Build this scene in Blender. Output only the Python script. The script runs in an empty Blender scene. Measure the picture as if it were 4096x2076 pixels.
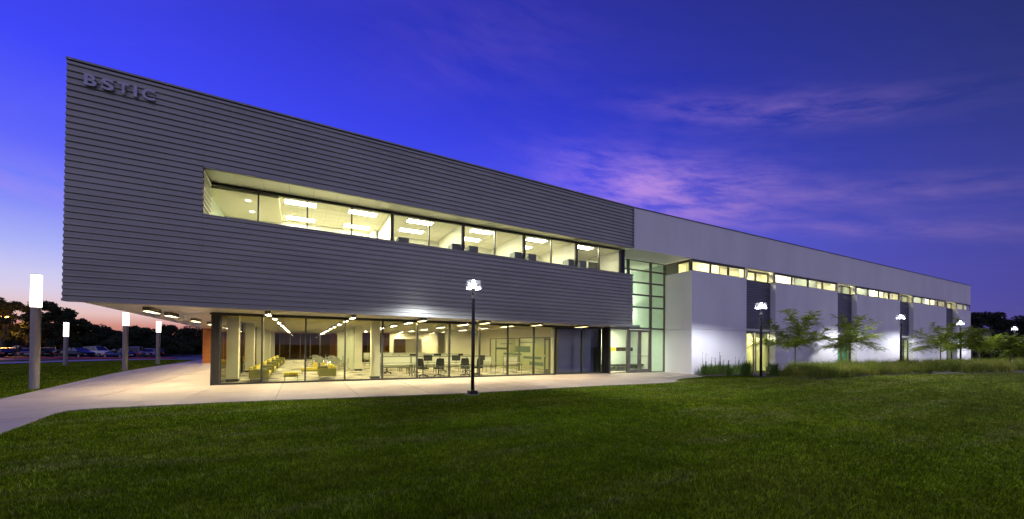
import bpy, math, random
import numpy as np
from mathutils import Vector, Matrix
random.seed(7); rng = np.random.default_rng(7)
sc = bpy.context.scene; COL = sc.collection
K = 1.2333                       # survey unit -> metre
AL = 1.08318743
U = Vector((math.sin(AL), math.cos(AL), 0)); V = Vector((-math.cos(AL), math.sin(AL), 0))
ROTZ = math.pi/2-AL
OU, OV = -2.73, 17.35            # building corner in (u, v) survey units
EYE = 1.5*K
# ---------------------------------------------------------------- camera
cd = bpy.data.cameras.new('camera'); cam = bpy.data.objects.new('camera', cd); COL.objects.link(cam)
sc.camera = cam
cd.sensor_fit = 'HORIZONTAL'; cd.sensor_width = 36; cd.lens = 1585.33/4096*36
cd.shift_x = 0; cd.shift_y = (1366.9-1038)/4096
cd.clip_start = .1; cd.clip_end = 4000
P_, R_ = 0.0109279, 0.0089631
fw = Vector((0, math.cos(P_), math.sin(P_))); up0 = Vector((0, -math.sin(P_), math.cos(P_))); rt0 = Vector((1, 0, 0))
rt = math.cos(R_)*rt0+math.sin(R_)*up0; up = -math.sin(R_)*rt0+math.cos(R_)*up0
cam.matrix_world = Matrix(((rt.x, up.x, -fw.x, 0), (rt.y, up.y, -fw.y, 0), (rt.z, up.z, -fw.z, EYE), (0, 0, 0, 1)))
# ---------------------------------------------------------------- render / colour
sc.render.engine = 'CYCLES'
sc.view_settings.view_transform = 'Standard'; sc.view_settings.look = 'None'
sc.view_settings.exposure = 0.0; sc.view_settings.gamma = 1
sc.view_settings.use_curve_mapping = False
cy = sc.cycles
cy.max_bounces = 7; cy.diffuse_bounces = 4; cy.glossy_bounces = 4; cy.transmission_bounces = 6; cy.transparent_max_bounces = 24
cy.sample_clamp_indirect = 12; cy.use_light_tree = True; cy.caustics_reflective = False; cy.caustics_refractive = False
try: cy.use_denoising = True
except Exception: pass
# ---------------------------------------------------------------- dusk sky
wd = bpy.data.worlds.new('World'); sc.world = wd; wd.use_nodes = True
nt = wd.node_tree; N = nt.nodes; L = nt.links; N.clear()
def nd(t, **k):
    n = N.new(t)
    for a, b in k.items(): setattr(n, a, b)
    return n
def mth(op, a, b=None, c=None, clamp=False):
    n = nd('ShaderNodeMath', operation=op, use_clamp=clamp)
    for i, x in enumerate((a, b, c)):
        if x is None: continue
        if isinstance(x, (int, float)): n.inputs[i].default_value = x
        else: L.new(x, n.inputs[i])
    return n.outputs[0]
def ramp(fac, stops):
    n = nd('ShaderNodeValToRGB'); e = n.color_ramp.elements
    e[0].position = stops[0][0]; e[0].color = (*stops[0][1], 1)
    e[1].position = stops[1][0]; e[1].color = (*stops[1][1], 1)
    for p, c in stops[2:]:
        x = e.new(p); x.color = (*c, 1)
    L.new(fac, n.inputs[0]); return n.outputs[0]
def mixc(f, a, b, bt='MIX'):
    n = nd('ShaderNodeMixRGB', blend_type=bt)
    for i, x in ((0, f), (1, a), (2, b)):
        if isinstance(x, (int, float)): n.inputs[i].default_value = x
        elif isinstance(x, tuple): n.inputs[i].default_value = (*x, 1)
        else: L.new(x, n.inputs[i])
    return n.outputs[0]
tc = nd('ShaderNodeTexCoord'); sep = nd('ShaderNodeSeparateXYZ'); L.new(tc.outputs['Generated'], sep.inputs[0])
dx, dy, dz = sep.outputs
zc = mth('MAXIMUM', dz, 0.0)
SUNAZ = math.radians(-58)        # the sun has set beyond the car park
hl = mth('SQRT', mth('ADD', mth('MULTIPLY', dx, dx), mth('MULTIPLY', dy, dy)))
ca = mth('DIVIDE', mth('ADD', mth('MULTIPLY', dx, math.sin(SUNAZ)), mth('MULTIPLY', dy, math.cos(SUNAZ))), mth('MAXIMUM', hl, .001))
# side: 1 towards the afterglow, 0 away from it
side = mth('POWER', mth('MULTIPLY_ADD', ca, .5, .5), 1.35)
sideh = mth('POWER', mth('MULTIPLY_ADD', ca, .5, .5), 9.0)
glow = ramp(zc, [(0, (.50, .17, .12)), (.03, (.64, .27, .22)), (.05, (.80, .54, .50)), (.085, (.70, .62, .80)), (.11, (.62, .60, .88)), (.155, (.42, .46, .93)),
                 (.22, (.23, .27, .95)), (.31, (.115, .135, .96)), (.44, (.052, .065, .94)), (.6, (.036, .042, .62)), (1, (.03, .03, .30))])
mid = ramp(zc, [(0, (.28, .21, .62)), (.10, (.17, .155, .80)), (.22, (.12, .13, .90)), (.36, (.055, .075, .82)), (.5, (.030, .045, .60)), (.66, (.023, .03, .36)), (1, (.025, .027, .2))])
away = ramp(zc, [(0, (.075, .065, .23)), (.10, (.062, .056, .28)), (.22, (.042, .05, .27)), (.40, (.021, .032, .13)), (.6, (.022, .027, .075)), (1, (.02, .024, .07))])
s1 = mth('MULTIPLY', mth('SUBTRACT', side, .62), 1/.36, clamp=True)
s0 = mth('MULTIPLY', mth('SUBTRACT', side, .16), 1/.46, clamp=True)
skyc = mixc(s1, mixc(s0, away, mid), glow)
# behind the camera: broad mauve anti-twilight sky, unseen, brightened to light the facades
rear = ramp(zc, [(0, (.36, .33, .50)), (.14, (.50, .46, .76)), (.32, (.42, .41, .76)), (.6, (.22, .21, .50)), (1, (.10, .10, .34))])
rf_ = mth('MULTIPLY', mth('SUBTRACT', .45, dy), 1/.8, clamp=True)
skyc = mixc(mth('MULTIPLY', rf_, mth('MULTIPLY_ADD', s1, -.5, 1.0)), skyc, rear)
# thin dusk clouds on a flat layer high above
px = mth('DIVIDE', dx, mth('ADD', zc, .12)); py = mth('DIVIDE', dy, mth('ADD', zc, .12))
cmb = nd('ShaderNodeCombineXYZ'); L.new(px, cmb.inputs[0]); L.new(py, cmb.inputs[1])
def streak(rot, sx, sy, off, scale, lo, hi):
    mp = nd('ShaderNodeMapping'); mp.inputs['Rotation'].default_value = (0, 0, rot); mp.inputs['Scale'].default_value = (sx, sy, 1)
    mp.inputs['Location'].default_value = off; L.new(cmb.outputs[0], mp.inputs[0])
    n = nd('ShaderNodeTexNoise'); n.inputs['Scale'].default_value = scale; n.inputs['Detail'].default_value = 9; n.inputs['Roughness'].default_value = .58
    n.inputs['Distortion'].default_value = .35
    L.new(mp.outputs[0], n.inputs[0])
    return mth('MULTIPLY', mth('SUBTRACT', n.outputs[0], lo), 1/(hi-lo), clamp=True)
c_wisp = streak(.5, 1.0, 3.0, (3.1, 1.7, 0), .9, .47, .78)
az_ = mth('ARCTAN2', dx, dy); el_ = mth('ARCSINE', dz); cm2 = nd('ShaderNodeCombineXYZ')
L.new(mth('MULTIPLY', az_, 5.0), cm2.inputs[0]); L.new(mth('MULTIPLY', mth('ADD', el_, mth('MULTIPLY', az_, .22)), 22.0), cm2.inputs[1])
nf = nd('ShaderNodeTexNoise'); nf.inputs['Scale'].default_value = 1.5; nf.inputs['Detail'].default_value = 9; nf.inputs['Roughness'].default_value = .62; nf.inputs['Distortion'].default_value = .15
L.new(cm2.outputs[0], nf.inputs[0]); c_fine = mth('MULTIPLY', mth('SUBTRACT', nf.outputs[0], .36), 1/.36, clamp=True)
def bank(az, el, waz, wel, tilt=0):
    """soft cloud bank round one azimuth / elevation (degrees)"""
    a = mth('ARCTAN2', dx, dy); e = mth('ARCSINE', dz)
    da = mth('SUBTRACT', a, math.radians(az))
    de = mth('SUBTRACT', mth('SUBTRACT', e, math.radians(el)), mth('MULTIPLY', da, tilt))
    qa = mth('DIVIDE', da, math.radians(waz)); qe = mth('DIVIDE', de, math.radians(wel))
    r = mth('ADD', mth('MULTIPLY', qa, qa), mth('MULTIPLY', qe, qe))
    return mth('POWER', 2.71828, mth('MULTIPLY', r, -1.0))
b1 = bank(22, 20.0, 13, 3.6, -.22); b2 = bank(34, 26.5, 14, 1.7, -.22); b3 = bank(-4, 37, 14, 5, .05); b4 = bank(47, 15.5, 9, 1.4, -.2)
b5 = bank(47, 11.8, 12, 1.1, -.2); b6 = bank(-50, 14, 6, 2.2, 0)
fa = mth('ADD', mth('MULTIPLY', b1, mth('MULTIPLY_ADD', c_fine, 1.35, .15)), mth('MULTIPLY', b2, mth('MULTIPLY', c_fine, .55)))
fb = mth('ADD', mth('MULTIPLY', b3, mth('MULTIPLY', c_fine, .07)), mth('MULTIPLY', mth('ADD', b4, b5), mth('MULTIPLY', c_fine, .5)))
fc = mth('ADD', mth('MULTIPLY', b6, mth('MULTIPLY', c_fine, .3)), mth('MULTIPLY', c_wisp, mth('MULTIPLY', .07, mth('SUBTRACT', 1.0, zc))))
cf = mth('ADD', fa, mth('ADD', fb, fc), clamp=True)
ccol = mixc(s0, (.19, .14, .36), (.58, .31, .88))
skyc = mixc(mth('MULTIPLY', cf, .85), skyc, ccol)
# below the horizon: dark ground tone
skyc = mixc(mth('MULTIPLY', mth('MULTIPLY', dz, -40), 1.0, clamp=True), skyc, (.03, .03, .04))
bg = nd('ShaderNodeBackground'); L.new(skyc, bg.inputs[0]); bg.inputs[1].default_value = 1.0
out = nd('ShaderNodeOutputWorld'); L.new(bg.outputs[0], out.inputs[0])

# ================================================================= helpers
def fixname(s): return s
class MB:
    """mesh builder; coordinates are given in survey units (scaled by k) or metres (k=1)"""
    def __init__(s, k=K): s.v = []; s.f = []; s.m = []; s.k = k; s.mi = 0
    def face(s, pts):
        i = len(s.v); s.v += [tuple(p) for p in pts]; s.f.append(tuple(range(i, i+len(pts)))); s.m.append(s.mi)
    def box(s, a, b):
        x0, y0, z0 = [min(p, q) for p, q in zip(a, b)]; x1, y1, z1 = [max(p, q) for p, q in zip(a, b)]
        i = len(s.v)
        s.v += [(x0, y0, z0), (x1, y0, z0), (x1, y1, z0), (x0, y1, z0), (x0, y0, z1), (x1, y0, z1), (x1, y1, z1), (x0, y1, z1)]
        for q in ((0, 3, 2, 1), (4, 5, 6, 7), (0, 1, 5, 4), (1, 2, 6, 5), (2, 3, 7, 6), (3, 0, 4, 7)):
            s.f.append(tuple(i+j for j in q)); s.m.append(s.mi)
        return s
    def prism(s, poly, z0, z1):
        n = len(poly); i = len(s.v)
        s.v += [(p[0], p[1], z0) for p in poly]+[(p[0], p[1], z1) for p in poly]
        s.f.append(tuple(i+j for j in reversed(range(n)))); s.f.append(tuple(i+n+j for j in range(n))); s.m += [s.mi]*2
        for j in range(n):
            k2 = (j+1) % n; s.f.append((i+j, i+k2, i+n+k2, i+n+j)); s.m.append(s.mi)
        return s
    def tube(s, pts, rad, n=8, cap=True):
        pts = [Vector(p) for p in pts]; rs = rad if isinstance(rad, (list, tuple)) else [rad]*len(pts)
        rings = []
        for i, p in enumerate(pts):
            d = (pts[min(i+1, len(pts)-1)]-pts[max(i-1, 0)]).normalized()
            a = d.orthogonal().normalized() if i == 0 else (rings_a - d*rings_a.dot(d)).normalized()
            rings_a = a; b = d.cross(a)
            i0 = len(s.v)
            for j in range(n):
                t = 2*math.pi*j/n; q = p+(a*math.cos(t)+b*math.sin(t))*rs[i]; s.v.append(tuple(q))
            rings.append(i0)
        for a, b in zip(rings, rings[1:]):
            for j in range(n):
                j2 = (j+1) % n; s.f.append((a+j, a+j2, b+j2, b+j)); s.m.append(s.mi)
        if cap:
            s.f.append(tuple(rings[0]+j for j in reversed(range(n)))); s.m.append(s.mi)
            s.f.append(tuple(rings[-1]+j for j in range(n))); s.m.append(s.mi)
        return s
    def build(s, name, mat, parent=None, smooth=False, bevel=0):
        me = bpy.data.meshes.new(name)
        me.from_pydata([(x*s.k, y*s.k, z*s.k) for x, y, z in s.v], [], s.f)
        mats = mat if isinstance(mat, (list, tuple)) else [mat]
        for m in mats: me.materials.append(m)
        if len(mats) > 1: me.polygons.foreach_set('material_index', s.m)
        if smooth: me.polygons.foreach_set('use_smooth', [True]*len(me.polygons))
        me.update()
        o = bpy.data.objects.new(name, me); COL.objects.link(o)
        if parent: o.parent = parent
        if bevel:
            b = o.modifiers.new('bevel', 'BEVEL'); b.width = bevel; b.segments = 2; b.limit_method = 'ANGLE'
        return o
def tag(o, label, cat, group=None):
    o['label'] = label; o['category'] = cat
    if group: o['group'] = group
    return o
def struct(o): o['kind'] = 'structure'; return o
def world(u, v, z=0): return (U*(OU+u)+V*(OV+v)+Vector((0, 0, z)))*K
def place(o, u, v, z=0, rz=0):
    o.location = world(u, v, z); o.rotation_euler = (0, 0, ROTZ+rz); return o
def empty(name, u, v, z=0, rz=0):
    o = bpy.data.objects.new(name, None); COL.objects.link(o); o.empty_display_size = .2
    return place(o, u, v, z, rz)
def copy_tree(o, parent=None):
    kids = list(o.children)
    c = o.copy(); COL.objects.link(c)
    if parent: c.parent = parent
    for ch in kids: copy_tree(ch, c)
    return c
# ---------------------------------------------------------------- materials
def mat(name, col, rough=.6, metal=0, spec=.5, var=.06, scale=3., bump=0, bscale=None, emit=None, estr=0, stretch=None, coord='Object', detail=5, col2=None):
    m = bpy.data.materials.new(name); m.use_nodes = True; t = m.node_tree; p = t.nodes['Principled BSDF']
    p.inputs['Roughness'].default_value = rough; p.inputs['Metallic'].default_value = metal
    p.inputs['Specular IOR Level'].default_value = spec
    tcn = t.nodes.new('ShaderNodeTexCoord'); mp = t.nodes.new('ShaderNodeMapping')
    t.links.new(tcn.outputs[coord], mp.inputs[0])
    if stretch: mp.inputs['Scale'].default_value = stretch
    n = t.nodes.new('ShaderNodeTexNoise'); n.inputs['Scale'].default_value = scale; n.inputs['Detail'].default_value = detail
    t.links.new(mp.outputs[0], n.inputs[0])
    r = t.nodes.new('ShaderNodeValToRGB'); e = r.color_ramp.elements
    c1 = [max(0, c*(1-var)) for c in col]; c2 = [min(1, c*(1+var)) for c in col] if col2 is None else col2
    e[0].position = .33; e[1].position = .67; e[0].color = (*c1, 1); e[1].color = (*c2, 1)
    t.links.new(n.outputs[0], r.inputs[0]); t.links.new(r.outputs[0], p.inputs['Base Color'])
    if bump:
        b = t.nodes.new('ShaderNodeBump'); b.inputs['Strength'].default_value = bump; b.inputs['Distance'].default_value = .01
        n2 = t.nodes.new('ShaderNodeTexNoise'); n2.inputs['Scale'].default_value = bscale or scale*8; n2.inputs['Detail'].default_value = 4
        t.links.new(mp.outputs[0], n2.inputs[0]); t.links.new(n2.outputs[0], b.inputs['Height']); t.links.new(b.outputs[0], p.inputs['Normal'])
    if emit: p.inputs['Emission Color'].default_value = (*emit, 1); p.inputs['Emission Strength'].default_value = estr
    return m
def emis(name, col, s):
    m = bpy.data.materials.new(name); m.use_nodes = True; t = m.node_tree; t.nodes.clear()
    e = t.nodes.new('ShaderNodeEmission'); e.inputs[0].default_value = (*col, 1); e.inputs[1].default_value = s
    o = t.nodes.new('ShaderNodeOutputMaterial'); t.links.new(e.outputs[0], o.inputs[0]); return m
def glass(name, tint, refl=1.0, rough=0.0, milky=0, mcol=(.8, .85, .8)):
    m = bpy.data.materials.new(name); m.use_nodes = True; t = m.node_tree; t.nodes.clear()
    tr = t.nodes.new('ShaderNodeBsdfTransparent'); tr.inputs[0].default_value = (*tint, 1)
    gl = t.nodes.new('ShaderNodeBsdfGlossy'); gl.inputs['Roughness'].default_value = rough; gl.inputs[0].default_value = (refl, refl, refl, 1)
    fr = t.nodes.new('ShaderNodeFresnel'); fr.inputs[0].default_value = 1.45
    mx = t.nodes.new('ShaderNodeMixShader'); ge = t.nodes.new('ShaderNodeNewGeometry'); m1 = t.nodes.new('ShaderNodeMath'); m1.operation = 'MULTIPLY_ADD'; m1.inputs[1].default_value = -1; m1.inputs[2].default_value = 1
    t.links.new(ge.outputs['Backfacing'], m1.inputs[0]); m3 = t.nodes.new('ShaderNodeMath'); m3.operation = 'MULTIPLY'; t.links.new(fr.outputs[0], m3.inputs[0]); t.links.new(m1.outputs[0], m3.inputs[1])
    t.links.new(m3.outputs[0], mx.inputs[0]); t.links.new(tr.outputs[0], mx.inputs[1]); t.links.new(gl.outputs[0], mx.inputs[2])
    last = mx.outputs[0]
    if milky:
        d = t.nodes.new('ShaderNodeBsdfTranslucent'); d.inputs[0].default_value = (*mcol, 1)
        d2 = t.nodes.new('ShaderNodeBsdfDiffuse'); d2.inputs[0].default_value = (*mcol, 1)
        ad = t.nodes.new('ShaderNodeMixShader'); ad.inputs[0].default_value = .5; t.links.new(d.outputs[0], ad.inputs[1]); t.links.new(d2.outputs[0], ad.inputs[2])
        m2 = t.nodes.new('ShaderNodeMixShader'); m2.inputs[0].default_value = milky
        t.links.new(last, m2.inputs[1]); t.links.new(ad.outputs[0], m2.inputs[2]); last = m2.outputs[0]
    o = t.nodes.new('ShaderNodeOutputMaterial'); t.links.new(last, o.inputs[0]); return m

M = {}
M['clad'] = mat('grey_metal_cladding', (.285, .28, .25), rough=.36, metal=.45, var=.08, scale=.5, stretch=(1, 1, 3), bump=.3, bscale=1.6)
M['claddark'] = mat('navy_metal_cladding', (.12, .125, .16), rough=.4, metal=.4, var=.07, scale=.7, stretch=(1, 1, 6))
M['flash'] = mat('grey_flashing', (.27, .265, .245), rough=.45, metal=.4, var=.05)
M['cap'] = mat('dark_coping', (.06, .06, .07), rough=.5, metal=.4)
M['stucco'] = mat('pale_plaster', (.79, .765, .775), rough=.85, var=.045, scale=.6, stretch=(1, 1, .35), bump=.35, bscale=55, detail=8)
M['soffit'] = mat('cream_soffit_metal', (.58, .56, .49), rough=.32, metal=.25, var=.05, scale=1.2, stretch=(1, 6, 1))
M['frame'] = mat('bronze_aluminium', (.05, .047, .038), rough=.42, metal=.5, var=.08)
M['framel'] = mat('champagne_aluminium', (.15, .14, .115), rough=.4, metal=.5, var=.06)
M['dark'] = mat('black_gap', (.012, .013, .013), rough=.8)
M['cream'] = mat('cream_paint', (.64, .61, .45), rough=.7, var=.03, scale=1, bump=.05)
M['white'] = mat('white_paint', (.72, .71, .62), rough=.7, var=.03)
M['green'] = mat('pale_green_paint', (.56, .64, .56), rough=.65, var=.04)
M['greenpanel'] = mat('green_wall_paint', (.22, .55, .27), rough=.6, var=.05)
M['navy'] = mat('navy_paint', (.065, .06, .23), rough=.4, var=.1, scale=.8)
M['base'] = mat('dark_skirting', (.03, .035, .03), rough=.6)
M['ceil'] = mat('cream_ceiling', (.50, .46, .27), rough=.6, var=.05, scale=.7)
M['tile'] = mat('ceiling_tile', (.78, .75, .62), rough=.8, var=.03, scale=6)
M['concrete'] = mat('pale_concrete', (.46, .38, .315), rough=.72, var=.10, scale=.55, bump=.2, bscale=60, detail=9)
M['joint'] = mat('concrete_joint', (.16, .13, .10), rough=.9)
M['asphalt'] = mat('asphalt', (.055, .052, .06), rough=.7, var=.2, scale=.6, bump=.3, bscale=60)
M['pave'] = mat('sidewalk_concrete', (.30, .27, .28), rough=.8, var=.08)
M['redkerb'] = mat('red_kerb_paint', (.32, .03, .02), rough=.6, var=.15)
M['redwall'] = mat('rose_concrete', (.36, .24, .20), rough=.8, var=.1, scale=2, bump=.2)
M['mulch'] = mat('mulch_soil', (.06, .045, .028), rough=.95, var=.4, scale=9, bump=.6, bscale=30)
M['pole'] = mat('grey_pole_paint', (.30, .275, .26), rough=.45, metal=.2, var=.05)
M['poled'] = mat('black_pole_paint', (.018, .016, .015), rough=.4, metal=.2, var=.1)
M['steel'] = mat('brushed_steel', (.45, .44, .42), rough=.28, metal=.9, var=.05)
M['letter'] = mat('letter_metal', (.44, .44, .52), rough=.5, metal=.2, var=.05)
M['glass'] = glass('clear_glazing', (.95, .96, .88))
M['glass_dark'] = glass('dark_glazing', (.5, .5, .42), refl=1.0)
M['glass_int'] = glass('partition_glass', (.90, .93, .84))
M['glass_green'] = glass('stair_glazing', (.86, .95, .88), refl=.35)
M['glass_blue'] = glass('blue_side_glazing', (.25, .28, .5), refl=.3)
M['sheer'] = glass('reflection_sheet', (.85, .85, .75), refl=.3, rough=.4, milky=.55, mcol=(.85, .86, .72))  # translucent sheet that imitates the lit, streaky reflections of the partition glass
M['screen'] = glass('translucent_screen', (.8, .8, .7), refl=.4, rough=.3, milky=.85, mcol=(.80, .80, .66))
M['shade'] = glass('roller_shade', (.9, .9, .8), refl=.1, rough=.5, milky=.95, mcol=(.9, .86, .66))
M['frost'] = glass('frosted_band', (.5, .6, .5), refl=.3, rough=.3, milky=.7, mcol=(.30, .38, .30))
M['lampglass'] = glass('lamp_glass', (.95, .97, 1.0), refl=.7, rough=.03, milky=.02, mcol=(.9, .93, 1))
M['yellow'] = mat('yellow_upholstery', (.56, .46, .055), rough=.75, var=.07, scale=8, bump=.15)
M['yellowback'] = mat('olive_shell', (.17, .155, .03), rough=.5, var=.08)
M['chrome'] = mat('chrome', (.6, .6, .56), rough=.15, metal=1, var=.02)
M['mesh'] = mat('grey_mesh_chair', (.20, .20, .16), rough=.6)
M['blk'] = mat('black_fabric', (.014, .014, .012), rough=.8, var=.3)
M['desk'] = mat('pale_desk_laminate', (.52, .50, .38), rough=.4)
M['deskleg'] = mat('desk_leg_grey', (.26, .26, .20), rough=.4, metal=.5)
M['bench'] = mat('dark_bench', (.05, .05, .045), rough=.6)
M['partition_low'] = mat('grey_green_partition', (.12, .135, .125), rough=.6)
M['ydisp'] = mat('yellow_display', (.75, .55, .05), rough=.5)
M['ddisp'] = mat('dark_display', (.04, .035, .03), rough=.3, var=.8, scale=3)
M['wframe'] = mat('white_frame', (.75, .74, .66), rough=.4)
M['lin'] = emis('linear_lamp', (1, .90, .60), 250)
M['linext'] = emis('linear_lamp_outdoor', (1, .83, .48), 190)
M['troffer'] = emis('troffer_lamp', (1, .96, .78), 75)
M['downl'] = emis('downlight_lamp', (1, .93, .75), 14)
M['stairl'] = emis('stair_lamp', (1, .93, .78), 80)
M['shadel'] = emis('shade_room_lamp', (1, .93, .68), 420)
M['wingl'] = emis('wing_lamp', (1, .95, .72), 95)
M['postglow'] = emis('post_diffuser', (1, .90, .76), 7)
M['bulb'] = emis('lamp_core', (1, .98, .95), 90)
M['amber'] = emis('amber_lamp', (1, .42, .07), 30)
M['housing'] = mat('fixture_housing', (.16, .15, .11), rough=.4, metal=.4)
def carpet():
    m = bpy.data.materials.new('striped_carpet'); m.use_nodes = True; t = m.node_tree; p = t.nodes['Principled BSDF']; p.inputs['Roughness'].default_value = .95
    tcn = t.nodes.new('ShaderNodeTexCoord'); mp = t.nodes.new('ShaderNodeMapping'); mp.inputs['Scale'].default_value = (.55, 3.6, 1); mp.inputs['Rotation'].default_value = (0, 0, .0)
    n = t.nodes.new('ShaderNodeTexNoise'); n.inputs['Scale'].default_value = 1.5; n.inputs['Detail'].default_value = 2
    r = t.nodes.new('ShaderNodeValToRGB'); e = r.color_ramp.elements; e[0].position = .48; e[1].position = .51
    e[0].color = (.04, .03, .016, 1); e[1].color = (.66, .60, .44, 1)
    t.links.new(tcn.outputs['Object'], mp.inputs[0]); t.links.new(mp.outputs[0], n.inputs[0]); t.links.new(n.outputs[0], r.inputs[0]); t.links.new(r.outputs[0], p.inputs['Base Color'])
    return m
M['carpet'] = carpet()
def brickm():
    m = bpy.data.materials.new('red_brick'); m.use_nodes = True; t = m.node_tree; p = t.nodes['Principled BSDF']; p.inputs['Roughness'].default_value = .85
    tcn = t.nodes.new('ShaderNodeTexCoord'); mp = t.nodes.new('ShaderNodeMapping'); mp.inputs['Rotation'].default_value = (math.pi/2, 0, 0)
    b = t.nodes.new('ShaderNodeTexBrick'); b.inputs['Color1'].default_value = (.80, .30, .05, 1); b.inputs['Color2'].default_value = (.66, .22, .035, 1); b.inputs['Mortar'].default_value = (.25, .12, .06, 1)
    b.inputs['Scale'].default_value = 1.0; b.inputs['Brick Width'].default_value = .22; b.inputs['Row Height'].default_value = .075; b.inputs['Mortar Size'].default_value = .008
    t.links.new(tcn.outputs['Object'], mp.inputs[0]); t.links.new(mp.outputs[0], b.inputs[0]); t.links.new(b.outputs[0], p.inputs['Base Color']); return m
M['brick'] = brickm()
def grassm(name, c1, c2, c3, big=.35, rough=.55, attr=False, spec=.12, pale=None, trans=0):
    m = bpy.data.materials.new(name); m.use_nodes = True; t = m.node_tree; p = t.nodes['Principled BSDF']; p.inputs['Roughness'].default_value = rough
    p.inputs['Specular IOR Level'].default_value = spec
    tcn = t.nodes.new('ShaderNodeTexCoord')
    n = t.nodes.new('ShaderNodeTexNoise'); n.inputs['Scale'].default_value = big; n.inputs['Detail'].default_value = 6; n.inputs['Roughness'].default_value = .65
    t.links.new(tcn.outputs['Object'], n.inputs[0])
    r = t.nodes.new('ShaderNodeValToRGB'); e = r.color_ramp.elements; e[0].position = .32; e[1].position = .7; e[0].color = (*c1, 1); e[1].color = (*c3, 1)
    x = e.new(.5); x.color = (*c2, 1)
    t.links.new(n.outputs[0], r.inputs[0])
    n2 = t.nodes.new('ShaderNodeTexNoise'); n2.inputs['Scale'].default_value = 23; n2.inputs['Detail'].default_value = 3
    t.links.new(tcn.outputs['Object'], n2.inputs[0])
    r2 = t.nodes.new('ShaderNodeMapRange'); r2.inputs[1].default_value = .3; r2.inputs[2].default_value = .7; r2.inputs[3].default_value = .6; r2.inputs[4].default_value = 1.45
    t.links.new(n2.outputs[0], r2.inputs[0])
    last = r2.outputs[0]
    if attr:
        a = t.nodes.new('ShaderNodeAttribute'); a.attribute_name = 'shade'
        mm = t.nodes.new('ShaderNodeMath'); mm.operation = 'MULTIPLY'; t.links.new(last, mm.inputs[0]); t.links.new(a.outputs['Fac'], mm.inputs[1]); last = mm.outputs[0]
    if pale:
        ap = t.nodes.new('ShaderNodeAttribute'); ap.attribute_name = 'pale'; mxp = t.nodes.new('ShaderNodeMixRGB'); mxp.inputs[2].default_value = (*pale, 1)
        t.links.new(ap.outputs['Fac'], mxp.inputs[0]); t.links.new(r.outputs[0], mxp.inputs[1]); r = mxp
    mu = t.nodes.new('ShaderNodeVectorMath'); mu.operation = 'SCALE'; t.links.new(r.outputs[0], mu.inputs[0]); t.links.new(last, mu.inputs['Scale'])
    t.links.new(mu.outputs[0], p.inputs['Base Color'])
    if trans:
        tl = t.nodes.new('ShaderNodeBsdfTranslucent'); t.links.new(mu.outputs[0], tl.inputs[0]); ms = t.nodes.new('ShaderNodeMixShader'); ms.inputs[0].default_value = trans
        t.links.new(p.outputs[0], ms.inputs[1]); t.links.new(tl.outputs[0], ms.inputs[2]); t.links.new(ms.outputs[0], t.nodes['Material Output'].inputs[0])
    return m
M['turf'] = grassm('turf_ground', (.05, .085, .003), (.065, .11, .004), (.10, .13, .01), rough=1, spec=0)
M['blade'] = grassm('grass_blades', (.135, .225, .005), (.18, .275, .006), (.24, .29, .015), attr=True, rough=.7, spec=.04, pale=(.33, .32, .10))
M['ornblade'] = grassm('ornamental_blades', (.10, .17, .02), (.20, .24, .03), (.36, .33, .07), attr=True, big=.8)
M['clump'] = grassm('clump_blades', (.07, .13, .02), (.10, .17, .028), (.17, .21, .05), attr=True, big=2)
M['leaf'] = grassm('tree_leaves', (.15, .22, .02), (.23, .30, .03), (.35, .38, .06), big=1.5, rough=.6, trans=.4)
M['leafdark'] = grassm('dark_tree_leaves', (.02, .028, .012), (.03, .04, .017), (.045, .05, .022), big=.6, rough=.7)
M['bark'] = mat('bark', (.11, .085, .06), rough=.9, var=.3, scale=8, bump=.4)
M['barkdark'] = mat('dark_bark', (.05, .035, .025), rough=.9, var=.3, scale=4)

# ================================================================= terrain
def sm(x): x = max(0., min(1., x)); return x*x*(3-2*x)
def terrain(u, v):
    a = .32*sm((u-14)/16)*sm((-v-3.2)/2.5)*1.0
    b = -.5*sm((-u-5.6)/20)*sm((v+40)/30) if v > -10 else 0
    b2 = -.5*sm((v-24)/26)*sm((6-u)/10)
    return a+min(b, b2, 0)
PLAZA = [(22.15, -2.38), (20.7, -4.2), (21.7, -5.3), (22.2, -6.4), (21.6, -7.35), (19.6, -7.5), (18.2, -6.9), (16.8, -5.7), (12.6, -5.55), (7.2, -5.75), (2.8, -5.27),
         (1.0, -5.1), (-.9, -5.1), (-1.45, -5.13), (-1.72, -5.25), (-1.80, -5.6), (-1.72, -6.2), (-1.65, -6.93), (-1.56, -7.8), (-1.3, -14), (-4.3, -14), (-4.15, -6), (-4.05, -2.35), (-4.38, .41), (-4.72, 3.51), (-5.1, 7), (-5.36, 10.23), (-5.42, 14), (-5.4, 23.2), (-5.3, 28), (2, 28), (2, -.02), (18.9, -.02), (18.9, -.47), (22.15, -.47)]
axu = sorted(set([-900, -500, -250, -160, -120]+list(np.arange(-90, -30, 4.))+list(np.arange(-30, -6, 1.5))+list(np.arange(-6, 45, .75))+list(np.arange(45, 90, 3.))+[100, 120, 160, 250, 500, 900]))
axv = sorted(set([-900, -400, -200, -100, -60, -40]+list(np.arange(-30, -14, 2.))+list(np.arange(-14, 2, .5))+list(np.arange(2, 60, 2.))+[70, 85, 100, 130, 180, 300, 600, 1200]))
g = MB()
for j, b in enumerate(axv):
    for a in axu: g.v.append((a, b, terrain(a, b)-.012))
nu = len(axu)
for j in range(len(axv)-1):
    for i in range(nu-1):
        g.f.append((j*nu+i, j*nu+i+1, (j+1)*nu+i+1, (j+1)*nu+i)); g.m.append(0)
ground = g.build('ground', M['turf'], smooth=True); place(ground, 0, 0); struct(ground)
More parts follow.
